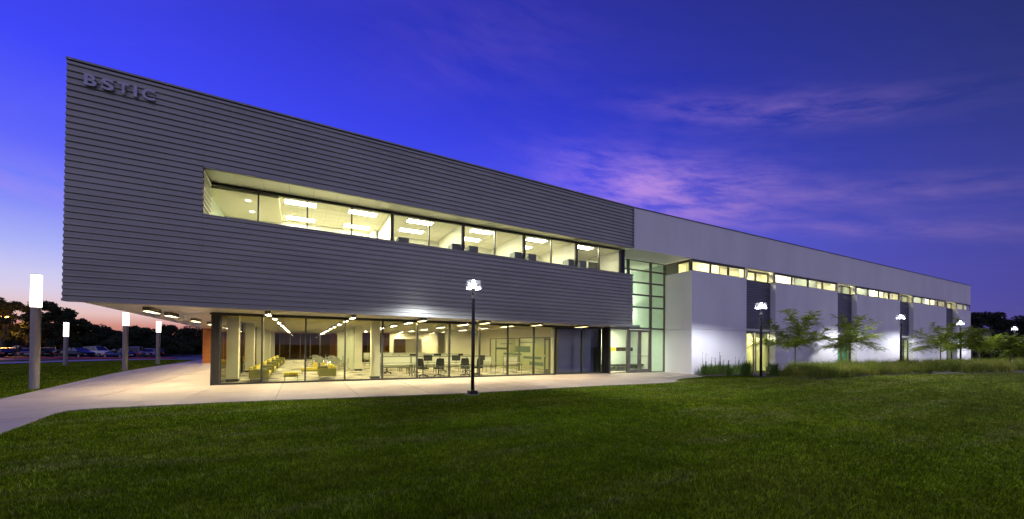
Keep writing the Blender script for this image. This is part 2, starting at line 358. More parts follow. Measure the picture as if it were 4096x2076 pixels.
# plaza: one sheet plus slabs with open joints
def clip_poly(poly, u0, u1, v0, v1):
    def cl(P, inside, inter):
        o = []
        for i in range(len(P)):
            a, b = P[i-1], P[i]
            ia, ib = inside(a), inside(b)
            if ib:
                if not ia: o.append(inter(a, b))
                o.append(b)
            elif ia: o.append(inter(a, b))
        return o
    def ix(c): return lambda a, b: (c, a[1]+(b[1]-a[1])*(c-a[0])/(b[0]-a[0]))
    def iy(c): return lambda a, b: (a[0]+(b[0]-a[0])*(c-a[1])/(b[1]-a[1]), c)
    for ins, it in ((lambda p: p[0] >= u0, ix(u0)), (lambda p: p[0] <= u1, ix(u1)), (lambda p: p[1] >= v0, iy(v0)), (lambda p: p[1] <= v1, iy(v1))):
        if poly: poly = cl(poly, ins, it)
    return poly
def area(p): return abs(sum(p[i-1][0]*p[i][1]-p[i][0]*p[i-1][1] for i in range(len(p))))/2
plaza = MB(); plaza.prism(PLAZA, -.05, .004)
plaza = plaza.build('plaza', M['joint']); place(plaza, 0, 0); struct(plaza)
PL2 = [p for p in PLAZA if not (p[0] == 2 or p[0] >= 18.8 and p[1] > -1)]
PLA = [(22.15, -2.38), (20.7, -4.2), (21.7, -5.3), (22.2, -6.4), (21.6, -7.35), (19.6, -7.5), (18.2, -6.9), (16.8, -5.7), (12.6, -5.55), (7.2, -5.75), (2.8, -5.27), (1.0, -5.1), (0, -5.1), (0, -.04), (18.9, -.04), (18.9, -.47), (22.15, -.47)]
PLB = [(0, -5.1), (-.9, -5.1), (-1.45, -5.13), (-1.72, -5.25), (-1.80, -5.6), (-1.72, -6.2), (-1.65, -6.93), (-1.56, -7.8), (-1.3, -14), (-4.3, -14), (-4.15, -6), (-4.05, -2.35), (-4.38, .41), (-4.72, 3.51), (-5.1, 7), (-5.36, 10.23), (-5.42, 14), (-5.4, 23.2), (-5.3, 28), (-.04, 28), (-.04, -.04), (0, -.04)]
g_ = .009
for P in (PLA, PLB):
    us = [-6.28, -4.18, -2.09, 0, 2.12, 4.2, 6.28, 8.36, 10.44, 12.52, 14.6, 16.68, 18.76, 20.84, 22.3]
    vs = [-14, -12, -10, -8.2, -6.2, -4.15 if P is PLB else -7.9, -2.05, 0, 2.1, 4.2, 6.3, 8.4, 10.5, 12.6, 14.7, 16.8, 18.9, 21, 23.1, 25.2, 28]
    if P is PLA: vs = [-7.9, -2.75, 0]
    for i in range(len(us)-1):
        for j in range(len(vs)-1):
            q = clip_poly(P, us[i]+g_, us[i+1]-g_, vs[j]+g_, vs[j+1]-g_)
            if len(q) < 3 or area(q) < .03: continue
            s = MB(); s.prism(q, .0, .022+random.uniform(0, .0015)); s.build('paving_slab', M['concrete'], plaza)
# road, car park, sidewalk to the left
def strip(name, pts, z, matn, th=.05):
    s = MB(); s.prism(pts, z-th, z); o = s.build(name, M[matn]); place(o, 0, 0); return struct(o)
def slope_sheet(name, polyrows, dz, matn):
    """rows of equal length point lists laid on the terrain"""
    s = MB(); n = len(polyrows[0])
    for r in polyrows:
        for (a, b) in r: s.v.append((a, b, terrain(a, b)+dz))
    for j in range(len(polyrows)-1):
        for i in range(n-1):
            s.f.append((j*n+i, j*n+i+1, (j+1)*n+i+1, (j+1)*n+i)); s.m.append(0)
    o = s.build(name, M[matn]); place(o, 0, 0); return struct(o)
def lerp(a, b, t): return (a[0]+(b[0]-a[0])*t, a[1]+(b[1]-a[1])*t)
def quadrows(a, b, c, d, nx=30, ny=10):
    """a-b near edge, c-d far edge"""
    return [[lerp(lerp(a, b, i/nx), lerp(c, d, i/nx), j/ny) for i in range(nx+1)] for j in range(ny+1)]
slope_sheet('asphalt_lot', quadrows((-110, 56), (2, 40), (-160, 190), (2, 190), 40, 30), .02, 'asphalt')
slope_sheet('sidewalk', quadrows((-80, 42), (2, 27.5), (-84, 52), (2, 33), 30, 4), .045, 'pave')

# ================================================================= building
B = empty('office_building', 0, 0); tag(B, 'long two-storey building with grey corrugated upper volume, lit glass ground floor and pale plaster wing', 'building')
m_ang = math.atan2(-2.38+3.31, 17.61+2.585)          # skin runs slightly askew of the glass
mu_, mv_ = math.cos(m_ang), math.sin(m_ang)
def SK(s, out, z):                                    # s along the skin from its left end, out = outwards
    return (-2.585+mu_*s+mv_*out, -3.31+mv_*s-mu_*out, z)
SE = 20.21
ribs = 37; PIT = (8.60-2.60)/ribs
def profile(z0, z1):
    """trapezoid ribs: list of (out, z), bottom to top"""
    pts = []; k0 = math.floor((z0-2.60)/PIT)-1; k1 = math.ceil((z1-2.60)/PIT)+1
    D = .044
    for k in range(k0, k1):
        b = 2.60+k*PIT
        pts += [(0, b), (0, b+.40*PIT), (D, b+.50*PIT), (D, b+.90*PIT)]
    res = []
    def interp(z):
        for (o0, a), (o1, c) in zip(pts, pts[1:]):
            if a <= z <= c: return o0+(o1-o0)*(z-a)/(c-a)
        return 0
    res.append((interp(z0), z0)); res += [p for p in pts if z0+1e-4 < p[1] < z1-1e-4]; res.append((interp(z1), z1)); return res
def skin_sheet(s0, s1, z0, z1, parent=B, name='cladding_sheet'):
    b = MB(); pr = profile(z0, z1); th = .004
    A = [SK(s0, o, z) for o, z in pr]; C_ = [SK(s1, o, z) for o, z in pr]
    A2 = [SK(s0, o-th-.002, z) for o, z in pr]; C2 = [SK(s1, o-th-.002, z) for o, z in pr]
    for i in range(len(pr)-1):
        b.face((A[i], C_[i], C_[i+1], A[i+1])); b.face((A2[i+1], C2[i+1], C2[i], A2[i]))
        b.face((A2[i], A[i], A[i+1], A2[i+1])); b.face((C_[i], C2[i], C2[i+1], C_[i+1]))
    return b.build(name, M['clad'], parent)
ZB, ZS, ZH, ZT = 2.60, 5.17, 6.56, 8.62
ws = 2.76
for a, b_ in ((.0, ws), (ws+.004, 9.94), (9.944, SE)): skin_sheet(a, b_, ZH, ZT)
skin_sheet(.0, ws, ZS, ZH-.002)
for a, b_ in ((.0, ws), (ws+.004, 9.94), (9.944, SE-.28), (SE-.276, SE)): skin_sheet(a, b_, ZB, ZS-.002)
# flashings
def skbox(s0, s1, o0, o1, z0, z1, matn, name):
    b = MB(); p = [SK(s0, o0, 0)[:2], SK(s1, o0, 0)[:2], SK(s1, o1, 0)[:2], SK(s0, o1, 0)[:2]]
    if o1 > o0: p = p[::-1]
    b.prism(p, z0, z1); return b.build(name, M[matn], B)
skbox(0, SE, .066, -.25, 2.535, 2.598, 'flash', 'bottom_flashing')
skbox(-.01, SE+.01, .068, -.35, ZT+.001, ZT+.05, 'flash', 'parapet_cap')
skbox(ws-.01, SE, .064, -.2, ZS-.001, ZS+.028, 'flash', 'sill_flashing')
skbox(ws-.01, SE, .063, -.2, ZH-.03, ZH-.003, 'flash', 'head_flashing')
skbox(SE-.02, SE+.03, .07, -.25, ZH, ZT, 'flash', 'corner_trim')
# solid wall behind the sheets
skbox(.02, SE-.02, -.012, -.18, ZB, ZS-.01, 'cap', 'backing_wall'); skbox(.02, SE-.02, -.012, -.18, ZH+.005, ZT-.02, 'cap', 'backing_wall'); skbox(.02, ws-.03, -.012, -.18, ZS, ZH, 'cap', 'backing_wall')
# left end wall of the volume (runs back to the brick)
b = MB(); b.prism([(-2.56, -3.25), (-2.40, -3.25), (-3.55, 19.03), (-3.72, 19.03)], 2.60, ZT-.02); b.build('end_wall', M['clad'], B)
b = MB(); b.prism([(-2.50, -3.2), (17.5, -2.3), (17.5, 3.6), (16, 26), (-3.5, 26), (-3.6, 19)], ZT-.35, ZT-.30); b.build('roof', M['cap'], B)
b = MB(); b.prism([(17.45, -2.25), (17.6, -2.25), (17.6, -.5), (17.45, -.5)], 2.62, ZS); b.build('end_wall', M['clad'], B)
# floor slab between storeys
b = MB(); b.prism([(-2.48, -3.15), (17.45, -2.25), (17.45, 26), (-3.6, 26), (-3.55, 19)], 2.66, 2.9); b.build('floor_slab', M['cap'], B)
# corrugated left reveal of the long window
def reveal():
    b = MB(); pr = profile(ZS+.03, ZH-.03); s0 = ws-.02
    u0, v0, _ = SK(s0, 0.02, 0); u1, v1 = u0+.0, -2.05
    for i in range(len(pr)-1):
        (o0, z0), (o1, z1) = pr[i], pr[i+1]
        b.face(((u0+o0, v0, z0), (u0+o0, v1, z0), (u0+o1, v1, z1), (u0+o1, v0, z1)))
    return b.build('reveal_cladding', M['soffit'], B)
reveal()
# window soffit panels and sill of the reveal
uw0 = SK(ws, 0, 0)[0]+.01
du = .71; k = 0; a = uw0
while a < 17.55:
    e = min(a+du-.008, 17.58)
    va = -3.31+math.tan(m_ang)*(a+2.585); ve = -3.31+math.tan(m_ang)*(e+2.585)
    mid_ = -2.45-.25*max(0, 1-(a/17))
    b = MB(); b.prism([(a, va+.02), (e, ve+.02), (e, -2.08), (a, -2.08)], ZH-.036, ZH-.024); b.build('soffit_panel', M['soffit'], B)
    a += du
b = MB(); b.prism([(uw0-.3, -3.1), (17.58, -2.25), (17.58, -1.95), (uw0-.3, -1.95)], ZH-.015, ZH+.2); b.build('soffit_backing', M['cap'], B)
b = MB(); b.prism([(uw0, -3.12), (17.4, -2.2), (17.4, -1.98), (uw0, -1.98)], ZS-.14, ZS-.03); b.build('window_ledge', M['flash'], B)
# ---- upper ribbon windows
mul = [.12, 1.42, 2.84, 4.26, 5.68, 7.10, 8.52, 9.96, 11.40, 12.84, 14.28, 15.66, 17.03]
double = {4, 6, 8, 10}
WV = -2.05
for i in range(12):
    a, c = mul[i], mul[i+1]
    l = .022 + (.035 if i in double else 0); r = .022+(.035 if (i+1) in double else 0)
    b = MB()
    b.box((a+.002, WV-.05, ZS), (a+l, WV+.05, ZH-.04)); b.box((c-r, WV-.05, ZS), (c-.002, WV+.05, ZH-.04))
    b.box((a+l, WV-.05, ZH-.13), (c-r, WV+.05, ZH-.04)); b.box((a+l, WV-.05, ZS), (c-r, WV+.05, ZS+.05))
    f = b.build('window', M['frame'], B)
    p = MB(); p.box((a+l, WV-.006, ZS+.05), (c-r, WV+.006, ZH-.13)); p.build('pane', M['glass'], f)
b = MB(); b.box((17.03, WV-.04, ZS), (17.10, WV+.04, ZH-.04)); b.box((17.3, WV-.04, ZS), (17.36, WV+.04, ZH-.04)); f = b.build('corner_window', M['frame'], B)
p = MB(); p.box((17.10, WV-.01, ZS), (17.3, WV+.01, ZH-.04)); p.build('pane', M['glass_blue'], f)
# dark transom strip above the glass
# ---- upper rooms
UC = 6.50
b = MB(); b.box((.06, WV+.07, UC), (17.3, 1.35, UC+.05)); b.build('upper_ceiling', M['tile'], B)
b = MB()
for i in range(1, 36):
    x = .06+i*.49
    if x < 17.2 and x > 2.0: b.box((x-.008, WV+.1, UC-.006), (x+.008, 1.3, UC-.001))
for j in range(7):
    y = WV+.35+j*.49; b.box((2.0, y-.008, UC-.007), (17.2, y+.008, UC-.0015))
b.build('ceiling_grid', M['cream'], B)['kind'] = 'stuff'
b = MB(); b.box((.06, 1.2, 4.2), (17.3, 1.3, UC)); b.build('upper_back_wall', M['white'], B)
b = MB(); b.box((.0, WV+.05, 4.2), (.06, 1.3, UC)); b.build('upper_side_wall', M['green'], B)
b = MB(); b.box((.06, WV+.06, 4.1), (17.3, 1.3, 4.2)); b.build('upper_floor', M['desk'], B)
b = MB(); b.box((.07, WV+.08, UC-.12), (1.98, 1.15, UC-.002)); b.build('dropped_ceiling', M['cream'], B)
for x, pc in ((5.68, 0), (8.52, 1), (11.40, 1), (14.28, 1)):
    b = MB(); b.box((x-.045, WV+.07, 4.2), (x+.045, 1.2, UC)); b.build('room_partition', M['white'], B)
b = MB(); b.box((17.2, WV+.07, 4.2), (17.28, 1.2, UC)); b.build('upper_side_wall', M['white'], B)
b = MB(); b.box((5.35, .7, 4.2), (5.55, 1.1, UC)); b.build('wall_pier', M['white'], B)
# framed glass door in the last room
b = MB(); b.box((16.35, -.3, 4.2), (16.42, -.22, 6.2)); b.box((17.1, -.3, 4.2), (17.16, -.22, 6.2)); b.box((16.42, -.3, 6.12), (17.1, -.22, 6.2)); f = b.build('inner_door_frame', M['wframe'], B)
p = MB(); p.box((16.42, -.27, 4.2), (17.1, -.25, 6.12)); p.build('pane', M['glass_dark'], f)
# ---- ground floor glass wall
gm = [0.0, 1.43, 2.86, 4.28, 5.74, 7.21, 8.70, 10.19, 11.70, 13.19, 14.66, 16.25, 17.74]
HZ = 2.50
for i in range(12):
    a, c = gm[i], gm[i+1]; w = .028
    if i == 0: a += .02
    b = MB()
    wl = w if i else .13
    wr = w if i != 9 else .10
    b.box((a+.002, -.05, .02), (a+wl, .07, HZ+.1)); b.box((c-wr, -.05, .02), (c-.002, .07, HZ+.1))
    b.box((a+wl, -.048, HZ), (c-wr, .068, HZ+.1)); b.box((a+wl, -.048, .02), (c-wr, .068, .085))
    f = b.build('window', M['frame'], B)
    p = MB(); p.box((a+wl, .0, .085), (c-wr, .012, HZ)); p.build('pane', M['glass'] if i < 10 else M['glass_int'], f)
b = MB(); b.box((-.02, -.09, 0), (17.74, -.052, .03)); b.build('sill', M['framel'], B)
b = MB(); b.box((-.14, -.11, HZ+.02), (17.74, -.052, HZ+.075)); b.build('head_trim', M['frame'], B)
# black corner post and left side glazing
b = MB(); b.box((-.10, -.06, .02), (.018, .10, HZ+.1)); b.build('corner_post', M['frame'], B)
b = MB(); b.box((.0, .11, .02), (.10, .7, HZ+.08)); b.build('corner_return', M['dark'], B)
vv = .7; sidex = [.7, 2.8, 4.9, 7.0, 9.1, 11.2, 13.3, 15.4, 17.5, 19.6, 21.7, 23.8, 25.6]
for i in range(len(sidex)-1):
    a, c = sidex[i], sidex[i+1]
    b = MB(); b.box((0, a, .02), (.08, a+.05, HZ+.08)); b.box((0, c-.05, .02), (.08, c-.002, HZ+.08)); b.box((0, a+.05, HZ), (.08, c-.05, HZ+.08)); b.box((0, a+.05, .02), (.08, c-.05, .08))
    f = b.build('side_window', M['frame'], B)
    p = MB(); p.box((.03, a+.05, .08), (.04, c-.05, HZ)); p.build('pane', M['glass_dark'], f)
# back glazing of the lounge and brick beyond
bx = [.1, .92, 1.75, 2.6, 3.45, 4.3, 5.2]
for i in range(len(bx)-1):
    a, c = bx[i], bx[i+1]
    b = MB(); b.box((a, 25.5, .02), (a+.02, 25.58, 2.5)); b.box((c-.02, 25.5, .02), (c-.002, 25.58, 2.5)); b.box((a+.02, 25.5, .02), (c-.02, 25.58, .1))
    f = b.build('back_window', M['framel'], B)
    p = MB(); p.box((a+.02, 25.53, .1), (c-.02, 25.54, 2.5)); p.build('pane', M['glass_dark'], f)
b = MB(); b.box((.0, 28.6, 0), (16.9, 28.8, 2.7)); b.build('inner_brick_wall', M['brick'], B)
b = MB(); b.box((5.5, 18.5, 0), (10.9, 18.7, 2.6)); b.build('inner_brick_wall', M['brick'], B)
b = MB(); b.box((-3.75, 19.3, 0), (-.02, 19.5, 2.60)); b.build('brick_end_wall', M['brick'], B)
b = MB(); b.box((5.5, 18.25, .02), (5.53, 18.33, 2.5))
for x in (6.6, 7.7, 8.8, 9.9): b.box((x, 18.25, .02), (x+.03, 18.33, 2.5))
f = b.build('office_back_frame', M['framel'], B)
p = MB(); p.box((5.53, 18.28, .02), (10.9, 18.29, 2.5)); p.build('pane', M['glass_dark'], f)
# floor, ceiling
b = MB(); b.box((.02, .07, -.02), (17.74, 26, .018)); b.build('carpet_floor', M['carpet'], B)
b = MB(); b.box((.0, .075, 2.60), (17.74, 26, 2.64)); b.build('interior_ceiling', M['ceil'], B)
b = MB()
for i in range(25): b.box((.05+i*.714, .1, 2.592), (.065+i*.714, 25.5, 2.5985))
for j in range(11): b.box((.05, .1+j*2.4, 2.591), (17.5, .115+j*2.4, 2.5975))
b.build('ceiling_joints', M['housing'], B)['kind'] = 'stuff'
# exterior soffit panels
SOFF = [(-2.56, -3.27), (17.58, -2.37), (17.72, -.06), (-.12, -.06), (-.12, 19.0), (-3.70, 19.0)]
SOFF_A = [(-2.56, -3.27), (17.58, -2.37), (17.6, -.06), (-.12, -.06), (-2.66, -.06)]
SOFF_B = [(-2.70, -.06), (-.12, -.06), (-.12, 19.25), (-3.72, 19.25)]
soffit = MB(); soffit.prism(SOFF_A, 2.615, 2.65); soffit.prism([(-2.70, -.058), (-.02, -.058), (-.02, 26), (-3.75, 26), (-3.72, 19)], 2.615, 2.65); soffit = soffit.build('soffit', M['cap'], B)
for P, vs in ((SOFF_A, (-3.3, -.05)), (SOFF_B, (-.06, 2.4, 4.8, 7.2, 9.6, 12, 14.4, 16.8, 19.2))):
    for i in range(36):
        for j in range(len(vs)-1):
            q = clip_poly(P, -4.2+i*.62+.003, -4.2+(i+1)*.62-.003, vs[j]+.003, vs[j+1]-.003)
            if len(q) < 3 or area(q) < .01: continue
            s = MB(); s.prism(q, 2.598, 2.612); s.build('soffit_panel', M['soffit'], soffit)
# lounge columns
def column(u, v, w=.38, d=.42, name='column'):
    c = MB(); c.box((u, v, .12), (u+w, v+d, 2.595)); c = c.build(name, M['cream'], B)
    k2 = MB(); k2.box((u-.006, v-.006, .02), (u+w+.006, v+d+.006, .12)); k2.build('plinth', M['base'], c)
for v_ in (1.3, 7.1, 12.9, 18.7, 24.4): column(.17, v_)
for v_ in (.85, 6.65, 12.6, 18.6): column(5.42, v_, .36, .36)
# glass partition lounge / office with an added rippled sheet imitating its reflections
for a in (7.1, 9.6, 12.1+.9, 15.6, 19.0, 22):
    b = MB(); b.box((5.60, a, .02), (5.64, a+.04, 2.5)); b.box((5.60, a+2.36, .02), (5.64, a+2.4, 2.5)); b.box((5.60, a+.04, 2.44), (5.64, a+2.36, 2.5)); f = b.build('partition_frame', M['framel'], B)
    p = MB(); p.box((5.615, a+.04, .02), (5.625, a+2.36, 2.44)); p.build('pane', M['glass_int'], f)
b = MB(); n = 420
for i in range(n+1):
    y = 7.1+11.2*i/n; x = 5.36+.045*math.sin(i*.95)+.012*math.sin(i*.31)
    b.v += [(x, y, .05), (x, y, 2.5)]
for i in range(n): b.f.append((2*i, 2*i+2, 2*i+3, 2*i+1)); b.m.append(0)
refl_sheet = b.build('reflection_sheet', M['sheer'], smooth=True); place(refl_sheet, 0, 0); tag(refl_sheet, 'pale rippled sheet standing in for reflections in the glass partition right of the lounge', 'reflection sheet')
# office walls
b = MB()
OW = 14.3
b.box((OW, 0.1, 2.0), (OW+.15, 9.6, 2.6)); b.box((OW, 7.7, 0.02), (OW+.15, 9.6, 2.0)); b.box((OW, .07, .02), (OW+.15, .12, 2.0)); b.build('office_side_wall', M['cream'], B)
b = MB(); b.box((11.7, 9.6, .02), (OW+.15, 9.75, 2.6)); b.build('office_back_wall', M['cream'], B)
b = MB(); b.box((9.0, 15.5, 2.0), (13, 15.65, 2.6)); b.box((9.0, 15.5, .02), (9.3, 15.65, 2.0)); b.box((11.6, 15.5, .02), (13, 15.65, 2.0)); b.build('office_back_wall', M['cream'], B)
b = MB()
for y in (.12, .66, 3.5, 6.74, 7.66): b.box((OW-.03, y, .02), (OW+.03, y+.05, 1.97))
b.box((OW-.03, .12, 1.95), (OW+.03, 7.7, 2.0)); f = b.build('office_glazed_frame', M['framel'], B)
p = MB(); p.box((OW-.005, .71, .05), (OW+.005, 7.66, 1.95)); p.build('pane', M['glass_int'], f)
for (y0, y1, z0, z1) in ((4.5, 6.0, 1.62, 1.66), (5.0, 6.7, 1.28, 1.40), (2.2, 4.0, 1.15, 1.5), (3.2, 5.6, .95, 1.07), (4.0, 5.2, .45, .72), (1.0, 3.0, .78, .92), (.8, 2.3, .42, .62), (1.6, 3.6, 1.7, 1.74)):
    p = MB(); p.box((OW-.012, y0, z0), (OW-.007, y1, z1)); p.build('frosted_band', M['frost'], f)
d = MB(); d.box((OW-.05, .17, .03), (OW-.01, .25, 1.93)); d.box((OW-.05, .58, .03), (OW-.01, .66, 1.93)); d.box((OW-.05, .25, .03), (OW-.01, .58, .3)); d.box((OW-.05, .25, 1.84), (OW-.01, .58, 1.93)); d = d.build('office_door', M['framel'], B)
p = MB(); p.box((OW-.033, .25, .3), (OW-.027, .58, 1.84)); p.build('pane', M['glass_int'], d)
h = MB(); h.box((OW-.09, .55, .95), (OW-.05, .63, 1.05)); h.build('handle', M['steel'], d)
b = MB(); b.box((10.9, 18.5, .02), (17.5, 18.6, 2.6)); b.box((17.38, 9.6, .02), (17.45, 18.5, 2.6)); b.build('office_back_wall', M['cream'], B)
# small office beyond the glazed frame
b = MB(); b.box((17.2, 1.2, .02), (17.3, 9.6, 2.6)); b.box((OW+.2, 9.5, .02), (17.2, 9.58, 2.6)); b.box((14.7, .75, .02), (17.3, .8, 2.6)); b.build('meeting_room_wall', M['cream'], B)
# navy panel wall behind the right-hand panes
b = MB(); b.box((14.95, .42, .1), (17.42, .5, 2.56)); b.build('navy_wall', M['navy'], B)
b = MB(); b.box((14.93, .40, .02), (17.5, .42, .1)); b.build('navy_wall_base', M['base'], B)
b = MB(); b.box((17.42, .12, .02), (17.72, .5, 2.6)); b.build('lobby_pier', M['dark'], B)
# ---- lobby, entrance doors and stair glazing (plane v = -.45)
LV = -.45
b = MB(); b.box((17.74, -.05, .02), (17.80, .05, 2.6)); b.box((17.76, LV, .02), (17.82, -.05, 2.62)); b.build('lobby_return', M['frame'], B)
def framed(u0, u1, z0, z1, g, name='window', w=.04, mt='framel'):
    b = MB(); b.box((u0+.002, LV-.05, z0), (u0+w, LV+.06, z1)); b.box((u1-w, LV-.05, z0), (u1-.002, LV+.06, z1))
    b.box((u0+w, LV-.048, z1-w), (u1-w, LV+.058, z1)); b.box((u0+w, LV-.048, z0), (u1-w, LV+.058, z0+w))
    f = b.build(name, M[mt], B); p = MB(); p.box((u0+w, LV-.005, z0+w), (u1-w, LV+.005, z1-w)); p.build('pane', M[g], f); return f
framed(17.82, 19.14, .02, 2.55, 'glass_int', w=.05)
rows = [2.60, 3.83, 4.54, 5.26, 5.97, 6.53]
for j in range(5):
    framed(17.62, 19.14, rows[j]+(.05 if j == 0 else .003), rows[j+1], 'glass_green', 'stair_window')
    framed(19.22, 20.93, rows[j]+.003, rows[j+1], 'glass_green', 'stair_window'); framed(20.99, 22.12, rows[j]+.003, rows[j+1], 'glass_green', 'stair_window')
framed(20.99, 22.12, .02, 2.59, 'glass_green', 'stair_window')
b = MB(); b.box((20.93, LV-.07, .02), (20.99, LV+.08, 6.53)); b.box((19.14, LV-.07, .02), (19.22, LV+.08, 6.53)); b.box((22.122, LV-.068, .02), (22.36, LV+.09, 6.525)); b.build('mullion', M['framel'], B)
b = MB(); b.box((17.82, LV-.06, 2.55), (19.14, LV+.06, 2.64)); b.box((19.22, LV-.06, 2.53), (20.93, LV+.06, 2.60)); b.build('door_head', M['framel'], B)
def door(u0, u1, hs):
    d = MB(); w = .115
    d.box((u0, LV-.04, .03), (u0+w, LV+.03, 2.5)); d.box((u1-w, LV-.04, .03), (u1, LV+.03, 2.5)); d.box((u0+w, LV-.04, .03), (u1-w, LV+.03, .22)); d.box((u0+w, LV-.04, 2.38), (u1-w, LV+.03, 2.5))
    d = d.build('door', M['framel'], B)
    p = MB(); p.box((u0+w, LV-.008, .22), (u1-w, LV+.002, 2.38)); p.build('pane', M['glass_int'], d)
    x = u1-.06 if hs > 0 else u0+.06
    h = MB(); h.tube([(x, LV-.04, .82), (x, LV-.12, .82), (x, LV-.12, 1.10), (x, LV-.04, 1.10)], .012, 6); h.build('handle', M['steel'], d)
    h = MB(); h.box((u0+.05, LV+.04, .97), (u1-.05, LV+.07, 1.0)); h.build('push_bar', M['steel'], d)
door(19.24, 20.06, 1); door(20.08, 20.91, -1)
# stair hall interior
b = MB(); b.box((22.13, LV+.1, .02), (22.2, 5, 6.53)); b.build('stair_wall', M['green'], B)
b = MB(); b.box((17.5, 3.4, .02), (22.12, 3.5, 6.53)); b.build('stair_back_wall', M['green'], B)
b = MB(); b.box((17.5, 1.6, .02), (22.12, 1.68, 2.62)); b.build('lobby_back_wall', M['green'], B)
b = MB(); b.box((17.42, .52, .02), (17.5, 3.4, 6.5)); b.build('stair_wall', M['green'], B)
b = MB(); b.box((17.5, LV+.1, 6.5), (22.12, 3.4, 6.56)); b.build('stair_ceiling', M['white'], B)
b = MB(); b.box((17.83, LV+.1, -.02), (22.12, 3.4, .018)); b.build('lobby_floor', M['concrete'], B)
b = MB(); b.box((17.5, LV+.09, 2.62), (20.2, 3.4, 2.78)); b.build('lobby_ceiling', M['white'], B)
b = MB(); b.box((18.9, 1.6, 2.79), (20.15, 1.7, 3.75)); b.build('stair_guard', M['base'], B)
b = MB(); b.box((19.9, 2.4, 4.0), (21.2, 2.5, 6.4)); b.build('stair_panel', mat('blue_grey_paint', (.10, .16, .22), rough=.5), B)
# bench in the lobby
def box_thing(name, label, cat, parts, u, v, z=0, rz=0, group=None):
    r = empty(name, u, v, z, rz); tag(r, label, cat, group)
    for pn, mt, boxes in parts:
        b = MB(1)
        for q in boxes: b.box(*q)
        b.build(pn, M[mt], r, bevel=.008)
    return r
box_thing('lobby_bench', 'long dark bench on steel legs seen through the lobby glass by the doors', 'bench',
          [('seat', 'bench', [((0, 0, .38), (5.2, .6, .50))]), ('leg', 'chrome', [((.3, .05, 0), (.36, .1, .38)), ((.3, .5, 0), (.36, .55, .38))]), ('leg', 'chrome', [((2.6, .05, 0), (2.66, .1, .38)), ((2.6, .5, 0), (2.66, .55, .38))]), ('leg', 'chrome', [((4.9, .05, 0), (4.96, .1, .38)), ((4.9, .5, 0), (4.96, .55, .38))])], 17.8, 1.05, .02)
r = empty('wall_display', 19.68, 1.57, 1.21); tag(r, 'long white framed display strip with two yellow squares on the lobby wall', 'display')
b = MB(1); b.box((0, 0, 0), (2.4, .04, .035)); b.box((0, 0, .335), (2.4, .04, .37)); b.box((0, 0, .035), (.04, .04, .335)); b.box((2.36, 0, .035), (2.4, .04, .335)); b.build('frame', M['wframe'], r)
b = MB(1); b.box((.04, .01, .035), (2.36, .03, .335)); b.build('picture', M['ddisp'], r)
for q in (.06, .33):
    b = MB(1); b.box((q, -.01, .05), (q+.25, .012, .32)); yp = b.build('yellow_square', M['ydisp'], r)
    b = MB(1); b.tube([(q+.125, -.011, .185), (q+.125, -.018, .185)], .045, 8); b.build('emblem', M['dark'], yp)

# ================================================================= plaster wing
WVV = -2.38
def wbox(u0, u1, z0, z1, v0=WVV, v1=WVV+.25, m='stucco', name='wall_panel'):
    b = MB(); b.box((u0, v0, z0), (u1, v1, z1)); return b.build(name, M[m], B)
FZ0, FZ1 = 6.53, 8.64
wbox(17.65, 22.145, FZ0, FZ1); wbox(22.155, 45, FZ0, FZ1); wbox(45.006, 68.2, FZ0, FZ1)
b = MB(); b.box((17.62, WVV-.03, FZ1+.001), (68.24, WVV+.3, FZ1+.04)); b.build('parapet_cap', M['cap'], B)
b = MB(); b.box((17.65, WVV+.252, FZ0+.002), (22.1, LV+.1, FZ0+.15)); b.build('entrance_soffit', M['stucco'], B)
b = MB(); b.box((17.7, WVV+.26, FZ1-.4), (68.1, 14, FZ1-.3)); b.build('roof', M['cap'], B)
b = MB(); b.box((67.95, WVV+.26, -.2), (68.2, 14, FZ1-.01)); b.build('end_wall', M['stucco'], B)
bays = [(22.12, 27.2), (30.36, 38.62), (41.66, 49.74), (52.74, 60.88), (64.0, 68.2)]
for a, c in bays:
    wbox(a, c, -.15, 2.555); wbox(a, c, 2.567, 5.86)
wbox(22.12, 22.37, -.05, 2.555, WVV+.252, LV-.07); wbox(22.12, 22.37, 2.567, 5.86, WVV+.252, LV-.07)
# clerestory on the return and long side
def clere(u0, u1, v=WVV+.06, z0=5.862, z1=6.52, m='frame'):
    b = MB(); w = .05
    b.box((u0, v-.03, z0), (u0+w, v+.05, z1)); b.box((u1-w, v-.03, z0), (u1, v+.05, z1)); b.box((u0+w, v-.03, z1-.13), (u1-w, v+.05, z1)); b.box((u0+w, v-.03, z0), (u1-w, v+.05, z0+.03))
    f = b.build('clerestory_window', M[m], B)
    p = MB(); p.box((u0+w, v, z0+.03), (u1-w, v+.01, z1-.13)); p.build('pane', M['glass'], f)
for a, c in bays:
    L_ = c-a-.1; n = 4 if L_ > 6 else (2 if L_ < 4.6 else 3)
    if a > 60: n = 2
    e = L_/n
    for i in range(n): clere(a+.03+i*e+.006, a+.03+(i+1)*e-.006)
b = MB(); b.box((22.14, LV-.95, 5.862), (22.22, LV-.9, 6.52)); b.box((22.14, WVV+.16, 5.862), (22.22, WVV+.24, 6.52)); b.box((22.14, WVV+.24, 6.39), (22.22, LV-.95, 6.52)); f = b.build('clerestory_window', M['frame'], B)
p = MB(); p.box((22.17, WVV+.24, 5.862), (22.18, LV-.95, 6.39)); p.build('pane', M['glass'], f)
wbox(22.14, 22.3, 5.862, 6.528, LV-.9, LV-.08, 'framel', 'wall_pier')
recs = [(27.2, 30.36), (38.62, 41.66), (49.74, 52.74), (60.88, 64.0)]
